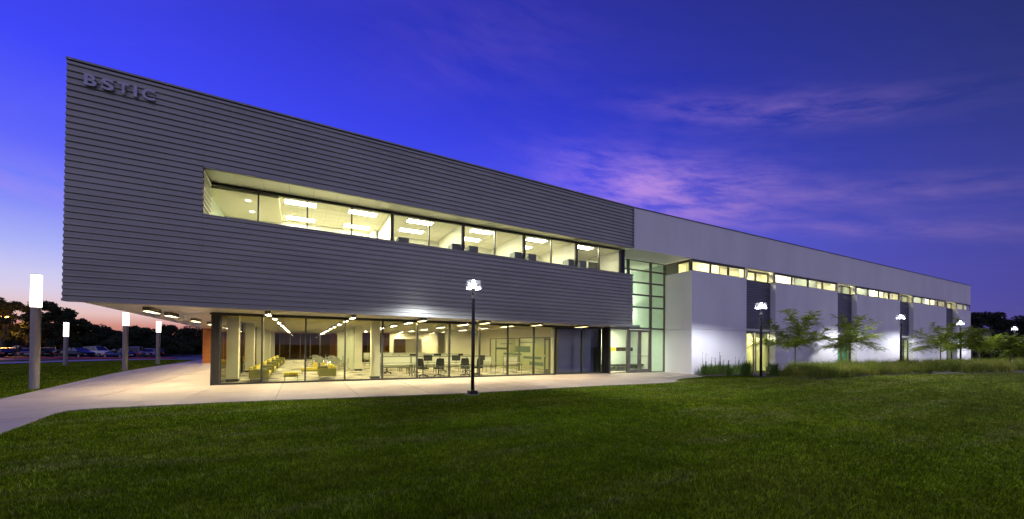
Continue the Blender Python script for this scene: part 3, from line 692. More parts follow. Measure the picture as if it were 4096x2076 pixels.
def corr(u0, u1, z0, z1, v):
    b = MB(); pr = profile(z0, z1)
    for (o0, a), (o1, c) in zip(pr, pr[1:]):
        b.face(((u0, v-o0, a), (u1, v-o0, a), (u1, v-o1, c), (u0, v-o1, c)))
    b.box((u0, v+.01, z0), (u1, v+.12, z1)); return b.build('cladding_sheet', M['claddark'], B)
for i, (a, c) in enumerate(recs):
    rv = WVV+.36
    corr(a+.004, c-.004, 2.50, 5.85, rv)
    wbox(a+.004, a+.2, 5.862, FZ0-.002, WVV+.05, rv+.1, 'cream', 'wall_pier'); wbox(c-.2, c-.004, 5.862, FZ0-.002, WVV+.05, rv+.1, 'cream', 'wall_pier')
    for q in range(2): clere(a+.2+q*(c-a-.4)/2+.01, a+.2+(q+1)*(c-a-.4)/2-.01, rv+.02)
    wbox(c-.004, c+.2, -.1, 5.86, WVV+.252, rv+.13, name='jamb'); wbox(a-.2, a+.004, -.1, 5.86, WVV+.252, rv+.13, name='jamb')
    # opening below the metal panel
    h2 = 2.49
    if i == 0:
        segs = [(a, a+1.45, 'w'), (a+1.62, c-.02, 'w')]
    else:
        segs = [(a, a+.45, 'w'), (a+.55, a+1.5, 'd'), (a+1.6, c-.02, 'g')]
    for s0, s1, kind in segs:
        b = MB(); w = .05; z1 = h2
        b.box((s0+.002, rv, -.1), (s0+w, rv+.09, z1)); b.box((s1-w, rv, -.1), (s1-.002, rv+.09, z1)); b.box((s0+w, rv, z1-w), (s1-w, rv+.09, z1))
        if kind == 'd': b.box((s0+w, rv, -.1), (s1-w, rv+.09, .15))
        f = b.build('door' if kind == 'd' else 'window', M['framel'], B)
        p = MB(); p.box((s0+w, rv+.03, -.1 if kind != 'd' else .15), (s1-w, rv+.04, z1-w)); p.build('pane', M['glass_int'] if kind != 'g' else M['glass_green'], f)
        if kind == 'd':
            h = MB(); h.tube([(s1-.12, rv, .9), (s1-.12, rv-.08, .9), (s1-.12, rv-.08, 1.2), (s1-.12, rv, 1.2)], .014, 6); h.build('handle', M['steel'], f)
        if kind == 'g':
            gp = MB(); gp.box((s0+.1, rv+.5, 0), (s1+.6, rv+.55, 2.45)); gp.build('green_wall', M['greenpanel' if i == 1 else 'base'], B)
    if i == 0:
        p = MB(); p.box((a+.02, rv+.25, 0), (a+1.5, rv+.28, 2.45)); p.box((a+1.55, rv+.25, 0), (c, rv+.28, 2.2)); p.build('window_shade', M['shade'], B)
# wing interior: two storeys of pale walls, lit
b = MB(); b.box((22.45, WVV+.3, 2.6), (67.9, 1.2, 2.75)); b.box((22.45, WVV+.3, 7.15), (67.9, 1.2, 7.25)); b.build('wing_ceiling', M['white'], B)
b = MB(); b.box((22.4, .9, 0), (67.9, 1.0, 2.6)); b.box((22.4, .3, 2.75), (67.9, .4, 7.15)); b.build('wing_back_wall', M['cream'], B)
for x in (25.0, 33.2, 36.3, 44.6, 47.4, 56.5, 59):
    b = MB(); b.box((x, WVV+.35, 5.0), (x+.12, .3, 7.1)); b.build('wing_partition', M['cream' if int(x) % 2 else 'partition_low'], B)
# letters
bs = []
def letter(ch, s0, s1, z0, z1):
    cu = bpy.data.curves.new('t', 'FONT'); cu.body = ch; cu.size = 1; cu.extrude = .05; cu.offset = .028; cu.resolution_u = 6
    o = bpy.data.objects.new('t', cu); COL.objects.link(o)
    me = bpy.data.meshes.new_from_object(o.evaluated_get(bpy.context.evaluated_depsgraph_get())); bpy.data.objects.remove(o); bpy.data.curves.remove(cu)
    xs = [v.co.x for v in me.vertices]; ys = [v.co.y for v in me.vertices]; x0, x1, y0, y1 = min(xs), max(xs), min(ys), max(ys)
    for v in me.vertices:
        s = s0+(v.co.x-x0)/(x1-x0)*(s1-s0); z = z0+(v.co.y-y0)/(y1-y0)*(z1-z0)
        p = SK(s, .085+(v.co.z+.05)*.45, z); v.co = Vector(p)*K
    me.materials.append(M['letter']); me.name = 'letter'
    o = bpy.data.objects.new('letter', me); COL.objects.link(o); return o
sign = empty('building_sign', -2.2, -3.3, 8.0); tag(sign, 'raised grey letters BSTIC at the top left of the corrugated facade', 'sign')
for ch, a, c in (('B', .34, .57), ('S', .655, .895), ('T', .96, 1.19), ('I', 1.275, 1.345), ('C', 1.44, 1.71)):
    l = letter(ch, a, c, 8.045, 8.335); l.parent = sign; l.matrix_parent_inverse = Matrix.Identity(4)
    l.location = -(Matrix.Rotation(-ROTZ, 4, 'Z') @ (sign.location-Vector(world(0, 0)))) if False else (-(-2.2)*K, 3.3*K, -8.0*K)
    
# ================================================================= light fixtures
def fixture(u, v, length, w, z, em, label, group, name='ceiling_light', drop=.10, first=[None]):
    key = (length, w, em.name, drop); rec_ = .05 if drop > .12 else .012
    if key not in FX:
        r = empty(name, u, v, z)
        b = MB(); b.box((-w/2, -length/2, -drop), (-w/2+.008, length/2, 0)); b.box((w/2-.008, -length/2, -drop), (w/2, length/2, 0)); b.box((-w/2+.008, -length/2, -drop), (w/2-.008, -length/2+.008, 0)); b.box((-w/2+.008, length/2-.008, -drop), (w/2-.008, length/2, 0)); b.box((-w/2+.008, -length/2+.008, -.02), (w/2-.008, length/2-.008, 0)); b.build('housing', M['housing'], r)
        b = MB(); b.box((-w/2+.008, -length/2+.008, -drop+rec_), (w/2-.008, length/2-.008, -drop+rec_+.008)); b.build('diffuser', em, r)
        FX[key] = r
    else: r = copy_tree(FX[key]); place(r, u, v, z)
    tag(r, label, 'ceiling light', group); return r
FX = {}
ordn = ['first', 'second', 'third', 'fourth', 'fifth', 'sixth', 'seventh', 'eighth', 'ninth', 'tenth', 'eleventh', 'twelfth']
ZL = 2.597
for k_, v_ in enumerate(np.arange(1.35, 25, 3.38)): fixture(1.76, v_, 1.05, .12, ZL, M['lin'], '%s light from the glass in the left row over the lounge' % ordn[k_], 'lounge ceiling lights')
for k_, v_ in enumerate(np.arange(1.2, 25, 3.38)): fixture(4.40, v_, 1.05, .12, ZL, M['lin'], '%s light from the glass in the right row over the lounge' % ordn[k_], 'lounge ceiling lights')
for c_, (u_, vs, nm) in enumerate(((7.02, (.9, 4.2, 7.6, 11.0, 14.6), 'left'), (9.68, (.9, 4.4, 7.8, 11.2, 14.5, 17.4), 'middle'), (12.1, (.9, 4.0, 7.3, 11.0, 14.3), 'right'))):
    for k_, v_ in enumerate(vs): fixture(u_, v_, 1.45, .10, ZL, M['lin'], '%s light from the glass in the %s row over the desks' % (ordn[k_], nm), 'office ceiling lights')
for k_, v_ in enumerate((3.0, 7.5)): fixture(15.8, v_, 1.05, .12, ZL, M['lin'], '%s light in the small room behind the frosted glass' % ('nearer', 'farther')[k_], 'office ceiling lights')
for k_, (u_, n_) in enumerate(((1.72, 'leftmost'), (4.38, 'second from left'), (7.0, 'third from left'), (9.75, 'fourth from left'), (12.4, 'fifth from left'), (15.0, 'rightmost'))):
    fixture(u_, -1.55, .95, .16, ZL, M['linext'], 'grey soffit light above the front paving, %s of its row' % n_, 'soffit lights', drop=.13)
for k_, v_ in enumerate((-1.0, 1.15, 4.9, 8.2, 11.6, 15.0, 17.9)): fixture(-1.45, v_, 1.15, .17, ZL, M['linext'], '%s light from the front under the left overhang' % ordn[k_], 'soffit lights', drop=.14)
# upstairs troffers
def troffer(u, v, z, label, em='troffer', l=.98, w=.42, group='upper office ceiling lights'):
    key = ('t', em, l)
    if key not in FX:
        r = empty('ceiling_light', u, v, z)
        b = MB(); b.box((-l/2-.02, -w/2-.02, -.012), (l/2+.02, -w/2, 0)); b.box((-l/2-.02, w/2, -.012), (l/2+.02, w/2+.02, 0)); b.box((-l/2-.02, -w/2, -.012), (-l/2, w/2, 0)); b.box((l/2, -w/2, -.012), (l/2+.02, w/2, 0)); b.build('frame', M['wframe'], r)
        b = MB(); b.box((-l/2, -w/2, -.008), (l/2, w/2, -.002)); b.build('diffuser', M[em], r); FX[key] = r
    else: r = copy_tree(FX[key]); place(r, u, v, z)
    tag(r, label, 'ceiling light', group)
for i, (x, nm) in enumerate(((2.63, 'second and third'), (4.72, 'third and fourth'), (6.9, 'fifth and sixth'), (9.62, 'seventh and eighth'), (12.42, 'ninth'), (15.2, 'eleventh'))):
    troffer(x, -1.42, UC-.003, 'glowing ceiling panel near the glass above the %s upper windows' % nm)
    if i < 5: troffer(x, .55 if i < 2 else -.02, UC-.003, 'glowing ceiling panel farther in behind the %s upper windows' % nm)
for v_, nm in ((-1.24, 'nearer'), (.04, 'farther')):
    d = MB(); d.tube([(0, 0, -.012), (0, 0, 0)], .075, 14); d = d.build('downlight', M['downl']); place(d, 1.05, v_, UC-.121); tag(d, 'small round downlight in the leftmost upper window, the %s one' % nm, 'downlight', 'round downlights')
for i, x in enumerate(np.arange(23.6, 67, 2.9)):
    troffer(float(x), -1.2, 7.145, '%s ceiling panel from the entrance behind the plaster wing clerestory' % (ordn+['thirteenth', 'fourteenth', 'fifteenth', 'sixteenth'])[i], 'wingl', 1.2, .5, 'clerestory ceiling lights')
for i, (a, c) in enumerate(recs):
    troffer((a+c)/2, -1.1, 2.595, 'ceiling panel inside the %s ground floor opening of the plaster wing' % ordn[i], 'shadel' if i == 0 else 'wingl', 1.2, .5, 'clerestory ceiling lights')
troffer(18.6, .5, 2.615, 'ceiling panel over the entrance lobby bench', 'stairl', .98, .42, 'lobby ceiling lights')
troffer(19.6, .5, 2.615, 'ceiling panel just inside the entrance doors', 'stairl', .98, .42, 'lobby ceiling lights')
troffer(18.6, 2.5, 6.495, 'ceiling panel at the top of the glazed stair hall', 'stairl', .98, .42, 'lobby ceiling lights')
troffer(21.3, 2.6, 4.2, 'ceiling panel under the stair landing', 'stairl', .98, .42, 'lobby ceiling lights')
def area_light(name, u, v, z, sx, sy, power, col, label):
    l = bpy.data.lights.new(name, 'AREA'); l.shape = 'RECTANGLE'; l.size = sx; l.size_y = sy; l.energy = power; l.color = col
    o = bpy.data.objects.new(name, l); COL.objects.link(o); place(o, u, v, z); return o

# ================================================================= furniture (metres)
def legs(r, pts, h, rad=.015, m='chrome'):
    for (x, y) in pts:
        b = MB(1); b.tube([(x, y, 0), (x, y, h)], rad, 6); b.build('leg', M[m], r)
def make_sofa():
    r = empty('lounge_sofa', 0, 0)
    b = MB(1); b.box((0, 0, .20), (.78, 1.9, .32)); b.build('base', M['yellowback'], r, bevel=.015)
    b = MB(1); b.box((0, -.03, .32), (.14, 1.93, .70)); b.build('backrest', M['yellow'], r, bevel=.03)
    for y0, y1 in ((-.09, -.02), (1.92, 1.99)):
        b = MB(1); b.box((0, y0, .20), (.80, y1, .60)); b.build('arm', M['yellowback'], r, bevel=.015)
    for k2 in range(3):
        b = MB(1); b.box((.15, k2*.633+.01, .325), (.78, (k2+1)*.633-.01, .46)); b.build('seat_cushion', M['yellow'], r, bevel=.03)
        b = MB(1); b.box((.14, k2*.633+.03, .47), (.30, (k2+1)*.633-.03, .78)); c = b.build('back_cushion', M['yellow'], r, bevel=.04)
    b = MB(1); b.tube([(.4, -.12, .2), (.4, -.12, .62)], .012, 6); b.box((.15, -.16, .62), (.68, .18, .64)); b.build('tablet', M['mesh'], r)
    legs(r, ((.06, .02), (.74, .02), (.06, 1.88), (.74, 1.88)), .2)
    return r
sofa = make_sofa(); place(sofa, .98, .62, .02); tag(sofa, 'yellow sofa nearest the glass on the left side of the lounge', 'sofa', 'yellow lounge sofas')
for v_, lab in ((4.0, 'second yellow sofa from the glass on the left side of the lounge'), (7.6, 'third yellow sofa from the glass on the left side of the lounge'), (11.4, 'fourth yellow sofa from the glass on the left side of the lounge'), (15.2, 'farthest yellow sofa of the row on the left side of the lounge')):
    c = copy_tree(sofa); place(c, .98, v_, .02); tag(c, lab, 'sofa', 'yellow lounge sofas')
c = copy_tree(sofa); place(c, 4.02, 2.35, .02, math.pi); tag(c, 'yellow sofa on the right of the lounge facing the ottoman', 'sofa', 'yellow lounge sofas')
r = empty('ottoman', 2.12, .55, .02); tag(r, 'low yellow ottoman bench in front of the glass between the sofas', 'ottoman')
for k2 in range(3):
    b = MB(1); b.box((k2*.21+.003, 0, .30), ((k2+1)*.21-.003, .8, .44)); b.build('cushion', M['yellow'], r, bevel=.03)
b = MB(1); b.box((0, 0, .24), (.63, .8, .30)); b.build('base', M['yellowback'], r, bevel=.01); legs(r, ((.04, .04), (.59, .04), (.04, .76), (.59, .76)), .24)
r = empty('chaise_bench', 2.72, 4.0, .02); tag(r, 'low yellow chaise behind the ottoman with two round bolsters', 'chaise')
b = MB(1); b.box((0, 0, .28), (1.7, .75, .42)); b.build('seat', M['yellow'], r, bevel=.03); b = MB(1); b.box((0, 0, .22), (1.7, .75, .28)); b.build('base', M['yellowback'], r); legs(r, ((.05, .05), (1.65, .05), (.05, .7), (1.65, .7)), .22)
for x in (.75, 1.2):
    b = MB(1); b.tube([(x, .05, .58), (x, .7, .58)], .15, 16); b.build('bolster', M['yellow'], r)
def mesh_chair():
    r = empty('mesh_chair', 0, 0)
    b = MB(1); b.box((-.23, -.22, .43), (.23, .22, .46)); b.build('seat', M['mesh'], r, bevel=.01)
    b = MB(1); b.box((-.21, .22, .52), (.21, .25, .86)); b.build('backrest', M['mesh'], r, bevel=.01)
    b = MB(1)
    for s in (-.23, .23): b.tube([(s, -.25, 0), (s, -.2, .44), (s, .22, .45), (s, .24, .86)], .012, 6); b.tube([(s, .3, 0), (s, .1, .44)], .012, 6)
    b.build('leg_frame', M['chrome'], r); return r
def small_table():
    r = empty('cafe_table', 0, 0); b = MB(1); b.box((-.45, -.45, .70), (.45, .45, .73)); b.build('table_top', M['mesh'], r)
    b = MB(1); b.tube([(0, 0, 0), (0, 0, .7)], .03, 8); b.box((-.3, -.03, 0), (.3, .03, .03)); b.box((-.03, -.3, 0), (.03, .3, .03)); b.build('pedestal', M['chrome'], r); return r
mc = mesh_chair(); tb = small_table(); first = True
for ti, (tu, tv) in enumerate(((4.45, 7.6), (3.7, 10.2), (4.55, 12.4), (3.6, 14.8))):
    t_ = tb if ti == 0 else copy_tree(tb); place(t_, tu, tv, .02); tag(t_, '%s small grey table from the glass among the mesh chairs' % ordn[ti], 'table', 'lounge tables')
    for ci, (a, nm) in enumerate(((0, 'far'), (math.pi/2, 'left'), (math.pi, 'near'), (-math.pi/2, 'right'))):
        c = mc if first else copy_tree(mc); first = False
        du, dv = -math.sin(a)*.5, math.cos(a)*.5
        place(c, tu+du, tv+dv, .02, a); tag(c, 'grey mesh chair on the %s side of the %s lounge table' % (nm, ordn[ti]), 'chair', 'mesh chairs')
def task_chair():
    r = empty('task_chair', 0, 0)
    b = MB(1); b.box((-.25, -.24, .46), (.25, .25, .54)); b.build('seat', M['blk'], r, bevel=.03)
    b = MB(1)
    prof = [(.56, .24, .20), (.66, .27, .235), (.82, .285, .24), (.98, .30, .225), (1.08, .33, .20)]
    for (z, y, w) in prof: b.v += [(-w, y-.03, z), (0, y, z), (w, y-.03, z), (w, y+.02, z), (0, y+.04, z), (-w, y+.02, z)]
    for i in range(len(prof)-1):
        for j in range(6): b.f.append((i*6+j, i*6+(j+1) % 6, (i+1)*6+(j+1) % 6, (i+1)*6+j)); b.m.append(0)
    b.f.append((5, 4, 3, 2, 1, 0)); b.f.append(tuple(24+j for j in range(6))); b.m += [0, 0]
    b.build('backrest', M['blk'], r)
    b = MB(1); b.tube([(-.2, .30, .66), (0, .33, .60), (.2, .30, .66)], .012, 5); b.build('back_support', M['steel'], r)
    for s in (-1, 1):
        b = MB(1); b.tube([(s*.27, .05, .5), (s*.29, .05, .68)], .014, 5); b.box((s*.25, -.12, .68), (s*.32, .14, .71)); b.build('armrest', M['blk'], r)
    b = MB(1); b.tube([(0, 0, .10), (0, 0, .46)], .03, 8)
    for k2 in range(5):
        a = k2*2*math.pi/5+.3; b.tube([(0, 0, .14), (.30*math.cos(a), .30*math.sin(a), .075)], [.028, .018], 6)
    b.build('base', M['blk'], r)
    for k2 in range(5):
        a = k2*2*math.pi/5+.3; b = MB(1); x, y = .30*math.cos(a), .30*math.sin(a); b.tube([(x-.02, y, .03), (x+.02, y, .03)], .03, 8); b.build('caster', M['blk'], r)
    return r
tc0 = task_chair()
for i, (u_, v_, a, lab) in enumerate(((7.72, .86, math.pi-.9, 'black task chair at the desks, leftmost of the four near the glass, turned right'), (8.45, .80, math.pi+.0, 'black task chair at the desks, second from left, its back to the glass'),
      (9.80, .78, math.pi-.5, 'black task chair at the desks, third from left, beside the lamp post'), (10.42, .80, math.pi+.25, 'black task chair at the desks, rightmost of the four, just right of the lamp post'),
      (8.0, 3.6, .3, 'black task chair behind the left end of the first desk row'), (9.6, 3.7, -.2, 'black task chair behind the middle of the first desk row'), (11.0, 3.6, .1, 'black task chair behind the right end of the first desk row'), (6.6, 3.6, 0, 'black task chair behind the far left of the first desk row'))):
    c = tc0 if i == 0 else copy_tree(tc0); place(c, u_, v_, .02, a); tag(c, lab, 'office chair', 'task chairs')
def station(w=1.75):
    r = empty('workstation', 0, 0)
    b = MB(1); b.box((.03, -.72, .70), (w-.03, -.03, .73)); b.build('desktop', M['desk'], r, bevel=.005)
    b = MB(1); b.box((0, -.03, .50), (w, .0, .545)); b.box((0, -.03, 1.12), (w, .03, 1.16)); b.box((0, -.03, .545), (.035, .03, 1.12)); b.box((w-.035, -.03, .545), (w, .03, 1.12)); b.box((.035, -.02, .76), (w-.035, .02, .79)); b.build('screen_frame', M['deskleg'], r)
    b = MB(1); b.box((.035, -.008, .79), (w-.035, .008, 1.12)); b.box((.035, -.008, .545), (w-.035, .008, .76)); b.build('screen_panel', M['screen'], r)
    for x, y in ((.06, -.66), (w-.06, -.66), (.06, 0), (w-.06, 0)):
        b = MB(1); b.tube([(x, y, .0), (x, y, .70)], [.022, .03], 7); b.build('leg', M['deskleg'], r)
    return r
def monitor():
    r = empty('monitor', 0, 0)
    b = MB(1); b.box((-.26, -.02, .17), (.26, .02, .50)); b.build('display', M['blk'], r, bevel=.01); b = MB(1); b.box((-.02, .02, 0), (.02, .05, .3)); b.box((-.12, -.08, 0), (.12, .1, .015)); b.build('stand', M['deskleg'], r); return r
st0 = station(); mo0 = monitor(); mi = 0
rn = ['front', 'second', 'third', 'fourth', 'fifth']
for ri, (v_, us_, flip) in enumerate(((1.75, (5.95, 7.1+.3, 8.85, 10.3, ), 0), (2.9, (6.2, 7.65, 9.1, 10.55, 11.3-.0), 1), (5.6, (6.2, 7.65, 9.1, 10.55), 0), (8.4, (6.4, 7.85, 9.3, 10.75), 0), (11.6, (6.5, 7.95, 9.4), 0))):
    us_ = [us_[0]+j*1.43 for j in range(len(us_) if ri != 1 else 4)]
    for ci, u_ in enumerate(us_):
        c = st0 if (ri == 0 and ci == 0) else copy_tree(st0); place(c, u_+(1.42 if flip else 0), v_, .02, math.pi if flip else 0)
        if ri == 0 and ci == 0: pass
        tag(c, 'desk with pale screen, %s from left in the %s row of the open office' % (ordn[ci], rn[ri]), 'desk', 'open office desks')
        if ri in (0, 2) and ci > 0:
            m_ = mo0 if mi == 0 else copy_tree(mo0); mi += 1
            place(m_, u_+.75, v_-.27, .02+.731/K, .5-(ci % 3)*.45); tag(m_, 'black monitor standing on the %s desk from left in the %s row' % (ordn[ci], rn[ri]), 'monitor', 'monitors')
c = copy_tree(st0); place(c, 12.35, 1.8, .02, math.pi/2*0); c.scale = (.62, 1, 1); tag(c, 'separate short desk screen at the right end of the front desk row', 'desk', 'open office desks')
# low grey cabinets against the upper windows
for i, (x, z) in enumerate(((5.95, .16), (8.1, .2), (8.85, .2), (11.0, .2), (11.72, .2), (13.92, .2), (14.6, .2))):
    b = MB(); b.box((0, 0, 0), (.4, .5, 1.28+z)); b = b.build('low_cabinet', M['partition_low']); place(b, x, WV+.12, 4.2)
    tag(b, 'grey-green cabinet top showing above the sill of the %s upper window' % ordn[max(j for j in range(12) if mul[j] <= x)], 'cabinet', 'cabinets behind the upper windows')

# ================================================================= lamps outdoors
def glow_post(u, v, h, rad, hl, z0, label, scale=1):
    r = empty('light_column', u, v, z0); tag(r, label, 'light post', 'glowing cylinder posts on the left lawn')
    b = MB(); b.tube([(0, 0, 0), (0, 0, h-hl)], rad*.92, 24); b.build('post', M['pole'], r, smooth=False)
    b = MB(); b.tube([(0, 0, h-hl), (0, 0, h-.02)], rad, 24); b.build('diffuser', M['postglow'], r)
    b = MB(); b.tube([(0, 0, h-.02), (0, 0, h)], rad*1.04, 24); b.build('cap', M['pole'], r)
    return r
glow_post(-4.80, .99, 3.66, .125, 1.05, terrain(-4.8, .99), 'tall grey post with a glowing white cylinder top, nearest and leftmost')
glow_post(-5.67, 11.3, 3.12, .125, .70, terrain(-5.7, 11.3), 'grey post with glowing top beside the curving path, under the overhang')
glow_post(-6.3, 19.4, 3.05, .125, .78, terrain(-6.2, 19.3), 'grey post with glowing top nearest the brick wall')
glow_post(-11.75, 21.5, 2.98, .125, .98, terrain(-11.65, 21.4), 'slim grey post with glowing top farthest out on the left lawn')
def park_lamp(u, v, label, z0):
    r = empty('lamp_post', u, v, z0); tag(r, label, 'street lamp', 'black lamp posts with clear glass heads')
    b = MB(); b.tube([(0, 0, -.02), (0, 0, .012)], .24, 20); b.build('footing', M['pave'], r)
    b = MB(); b.box((-.125, -.125, .012), (.125, .125, .12)); b.build('base_cover', M['poled'], r, bevel=.01)
    b = MB(); b.tube([(0, 0, .12), (0, 0, 2.95)], [.056, .052], 16); b.build('pole', M['poled'], r, smooth=True)
    b = MB(); b.box((-.055, -.055, 2.95), (.055, .055, 3.06)); b.build('collar', M['pole'], r, bevel=.005)
    b = MB(); b.tube([(0, 0, 3.06), (0, 0, 3.24)], [.046, .04], 12); b.build('neck', M['poled'], r)
    h0, h1, w = 3.25, 3.52, .17
    b = MB()
    for s in (-1, 1):
        b.box((s*w-.008, -w, h0), (s*w+.008, w, h1)); b.box((-w+.01, s*w-.008, h0), (w-.01, s*w+.008, h1))
    b.box((-w+.01, -w+.01, h1-.012), (w-.01, w-.01, h1)); b.build('glass_head', M['lampglass'], r)
    b = MB(); b.box((-.105, -.105, h0-.004), (.105, .105, h0+.006)); b.build('head_plate', M['poled'], r)
    b = MB(); b.tube([(0, 0, h0+.135), (0, 0, h1-.02)], [.075, .04], 12); b.build('lamp_core', M['bulb'], r)
    l = bpy.data.lights.new('lamp_light', 'SPOT'); l.energy = 2000; l.spot_size = math.radians(169); l.spot_blend = .3; l.shadow_soft_size = .035; l.color = (.97, .98, 1.0)
    o = bpy.data.objects.new('lamp_light', l); COL.objects.link(o); o.parent = r; o.location = (0, 0, (h0+.095)*K)
    return r
park_lamp(7.41, -5.95, 'black lamp post on the near lawn edge, before the ground floor glass', 0)
park_lamp(21.56, -6.51, 'black lamp post with a clear glass head by the first corrugated panel of the wing', .09)
park_lamp(38.25, -6.08, 'black lamp post behind the grasses, third from the left', .31)
park_lamp(49.3, -6.15, 'black lamp post among the young trees near the far end of the wing', .30)
park_lamp(65.1, -6.0, 'farthest black lamp post at the right edge before the dark trees', .32)

# ================================================================= vegetation
_T = rng.uniform(0, 1, (256, 256))
def vnoise(x, y):
    xi = np.floor(x).astype(int); yi = np.floor(y).astype(int); fx = x-xi; fy = y-yi; fx = fx*fx*(3-2*fx); fy = fy*fy*(3-2*fy)
    g_ = lambda a, b: _T[a & 255, b & 255]
    return (g_(xi, yi)*(1-fx)+g_(xi+1, yi)*fx)*(1-fy)+(g_(xi, yi+1)*(1-fx)+g_(xi+1, yi+1)*fx)*fy
def blades(name, pts, hmin, hmax, wid, lean, matn, zoff=0, seg=2, parent=None, shade=(.65, 1.35), k=K, droop=.0, noise=False):
    """pts: (n,3) survey units; each blade a tapered strip of 2 segments (3 tris)"""
    n = len(pts); p = np.asarray(pts, float)*k
    h = rng.uniform(0, 1, n)*(np.asarray(hmax)-hmin)+hmin; a = rng.uniform(0, 2*np.pi, n); b = rng.uniform(0, 2*np.pi, n)
    wid = np.broadcast_to(np.asarray(wid, float), (n,))
    wv = np.stack([np.cos(a), np.sin(a), 0*a], 1)*(np.asarray(wid)[:, None]/2)
    ln = np.stack([np.cos(b), np.sin(b), 0*b], 1)*(h*rng.uniform(.1, 1, n)*lean)[:, None]
    upv = np.zeros((n, 3)); upv[:, 2] = h
    midp = p+upv*.55+ln*.35; tip = p+upv*(1-droop*rng.uniform(0, 1, n))[:, None]+ln
    V_ = np.stack([p-wv, p+wv, midp-wv*.75, midp+wv*.75, tip], 1).reshape(-1, 3)
    base = np.arange(n)*5
    F_ = np.stack([base, base+1, base+3, base, base+3, base+2, base+2, base+3, base+4], 1).reshape(-1)
    me = bpy.data.meshes.new(name); me.vertices.add(len(V_)); me.vertices.foreach_set('co', V_.astype(np.float32).ravel())
    me.loops.add(len(F_)); me.loops.foreach_set('vertex_index', F_.astype(np.int32))
    nf = len(F_)//3; me.polygons.add(nf); me.polygons.foreach_set('loop_start', np.arange(nf, dtype=np.int32)*3)
    me.update(); me.validate()
    at = me.attributes.new('shade', 'FLOAT', 'POINT'); at.data.foreach_set('value', np.repeat(rng.uniform(shade[0], shade[1], n), 5).astype(np.float32))
    if noise:
        x, y = np.asarray(pts)[:, 0], np.asarray(pts)[:, 1]
        big = vnoise(x*.5, y*1.5)*.55+vnoise(x*1.6, y*3.2+7)*.45; fine = vnoise(x*7+3, y*9)*.5+vnoise(x*16, y*18+5)*.5
        sh = rng.uniform(.55, 1.25, n)*(.55+.9*fine)*(.72+.56*big)
        at.data.foreach_set('value', np.repeat(sh**1.15, 5).astype(np.float32))
        dry = np.clip((vnoise(x*.35+11, y*2.1)*.6+vnoise(x*2.2, y*7.5)*.4-.56)*3, 0, 1)
        pl = np.clip(dry*rng.uniform(.2, .9, n)+(rng.uniform(0, 1, n) > .93)*.6+np.clip((x-9)/22, 0, 1)*.35, 0, 1)
        a2 = me.attributes.new('pale', 'FLOAT', 'POINT'); a2.data.foreach_set('value', np.repeat(pl, 5).astype(np.float32))
    me.materials.append(M[matn]); o = bpy.data.objects.new(name, me); COL.objects.link(o)
    if parent: o.parent = parent
    return o
def inpoly(px, py, poly):
    c = np.zeros(len(px), bool)
    for i in range(len(poly)):
        x0, y0 = poly[i-1]; x1, y1 = poly[i]
        if y0 == y1: continue
        k2 = ((y0 > py) != (y1 > py)) & (px < (x1-x0)*(py-y0)/(y1-y0)+x0); c ^= k2
    return c
LAWNEDGE = [(22.2, -7.7), (22.4, -8.3), (26, -8.9), (31, -10.1), (36, -11.4), (60, -16), (90, -20)]
BED = [(22.15, -2.38), (20.7, -4.2), (21.7, -5.3), (22.2, -6.4), (21.6, -7.35), (20.2, -7.65)]+LAWNEDGE+[(90, -2.38)]
bed = MB()
us_ = list(np.arange(20, 92, 1.0)); vs_ = list(np.arange(-20, -2.2, .5))
cells = []
b = MB(); idx = {}
def vid(i, j):
    if (i, j) not in idx: idx[(i, j)] = len(b.v); b.v.append((us_[i], vs_[j], terrain(us_[i], vs_[j])+.008))
    return idx[(i, j)]
for i in range(len(us_)-1):
    for j in range(len(vs_)-1):
        if inpoly(np.array([us_[i]+.5]), np.array([vs_[j]+.25]), BED)[0]:
            b.f.append((vid(i, j), vid(i+1, j), vid(i+1, j+1), vid(i, j+1))); b.m.append(0)
pb = b.build('planting_bed', M['mulch']); place(pb, 0, 0); struct(pb)
Tz = np.vectorize(terrain)
def to_uv(X, Y): return X*U.x+Y*U.y-OU, X*V.x+Y*V.y-OV
def scatter_cam(n, y0, y1, xm=1.5, pw=1.0):
    Y = (y0**(1+pw)+rng.uniform(0, 1, n)*(y1**(1+pw)-y0**(1+pw)))**(1/(1+pw)) if pw > -1 else y0*(y1/y0)**rng.uniform(0, 1, n)
    X = rng.uniform(-xm, xm, n)*Y; return X, Y
def lawn_pts(n, y0, y1, pw):
    X, Y = scatter_cam(n, y0, y1, 1.42, pw); u_, v_ = to_uv(X, Y)
    ok = ~inpoly(u_, v_, PLAZA) & ~inpoly(u_, v_, BED) & (v_ < -1) & (u_ > -2)
    u_, v_ = u_[ok], v_[ok]; return np.stack([u_, v_, Tz(u_, v_)-.012], 1), Y[ok]
# density falls with distance; blades widen so each stays about a pixel
allp, ally = lawn_pts(950000, 2.6, 40, -.35)
g1 = blades('lawn_grass', allp, .025, .065, .0014*ally+.003, 1.0, 'blade', k=K, noise=True); place(g1, 0, 0); g1['kind'] = 'stuff'; tag(g1, 'short dark green mown lawn in front of the building', 'grass')
X, Y = scatter_cam(260000, 8, 50, 1.45, 0); u_, v_ = to_uv(X, Y)
ok = (u_ < -3.9) & ~inpoly(u_, v_, PLAZA) & (v_ < 27.3-(u_-2)*.177) & (X/Y > -1.6)
u_, v_, Y = u_[ok], v_[ok], Y[ok]
g2 = blades('lawn_grass', np.stack([u_, v_, Tz(u_, v_)-.012], 1), .03, .055, .0016*Y+.004, .8, 'blade', noise=True); place(g2, 0, 0); g2['kind'] = 'stuff'; tag(g2, 'mown lawn left of the curving path with the glowing posts', 'grass')
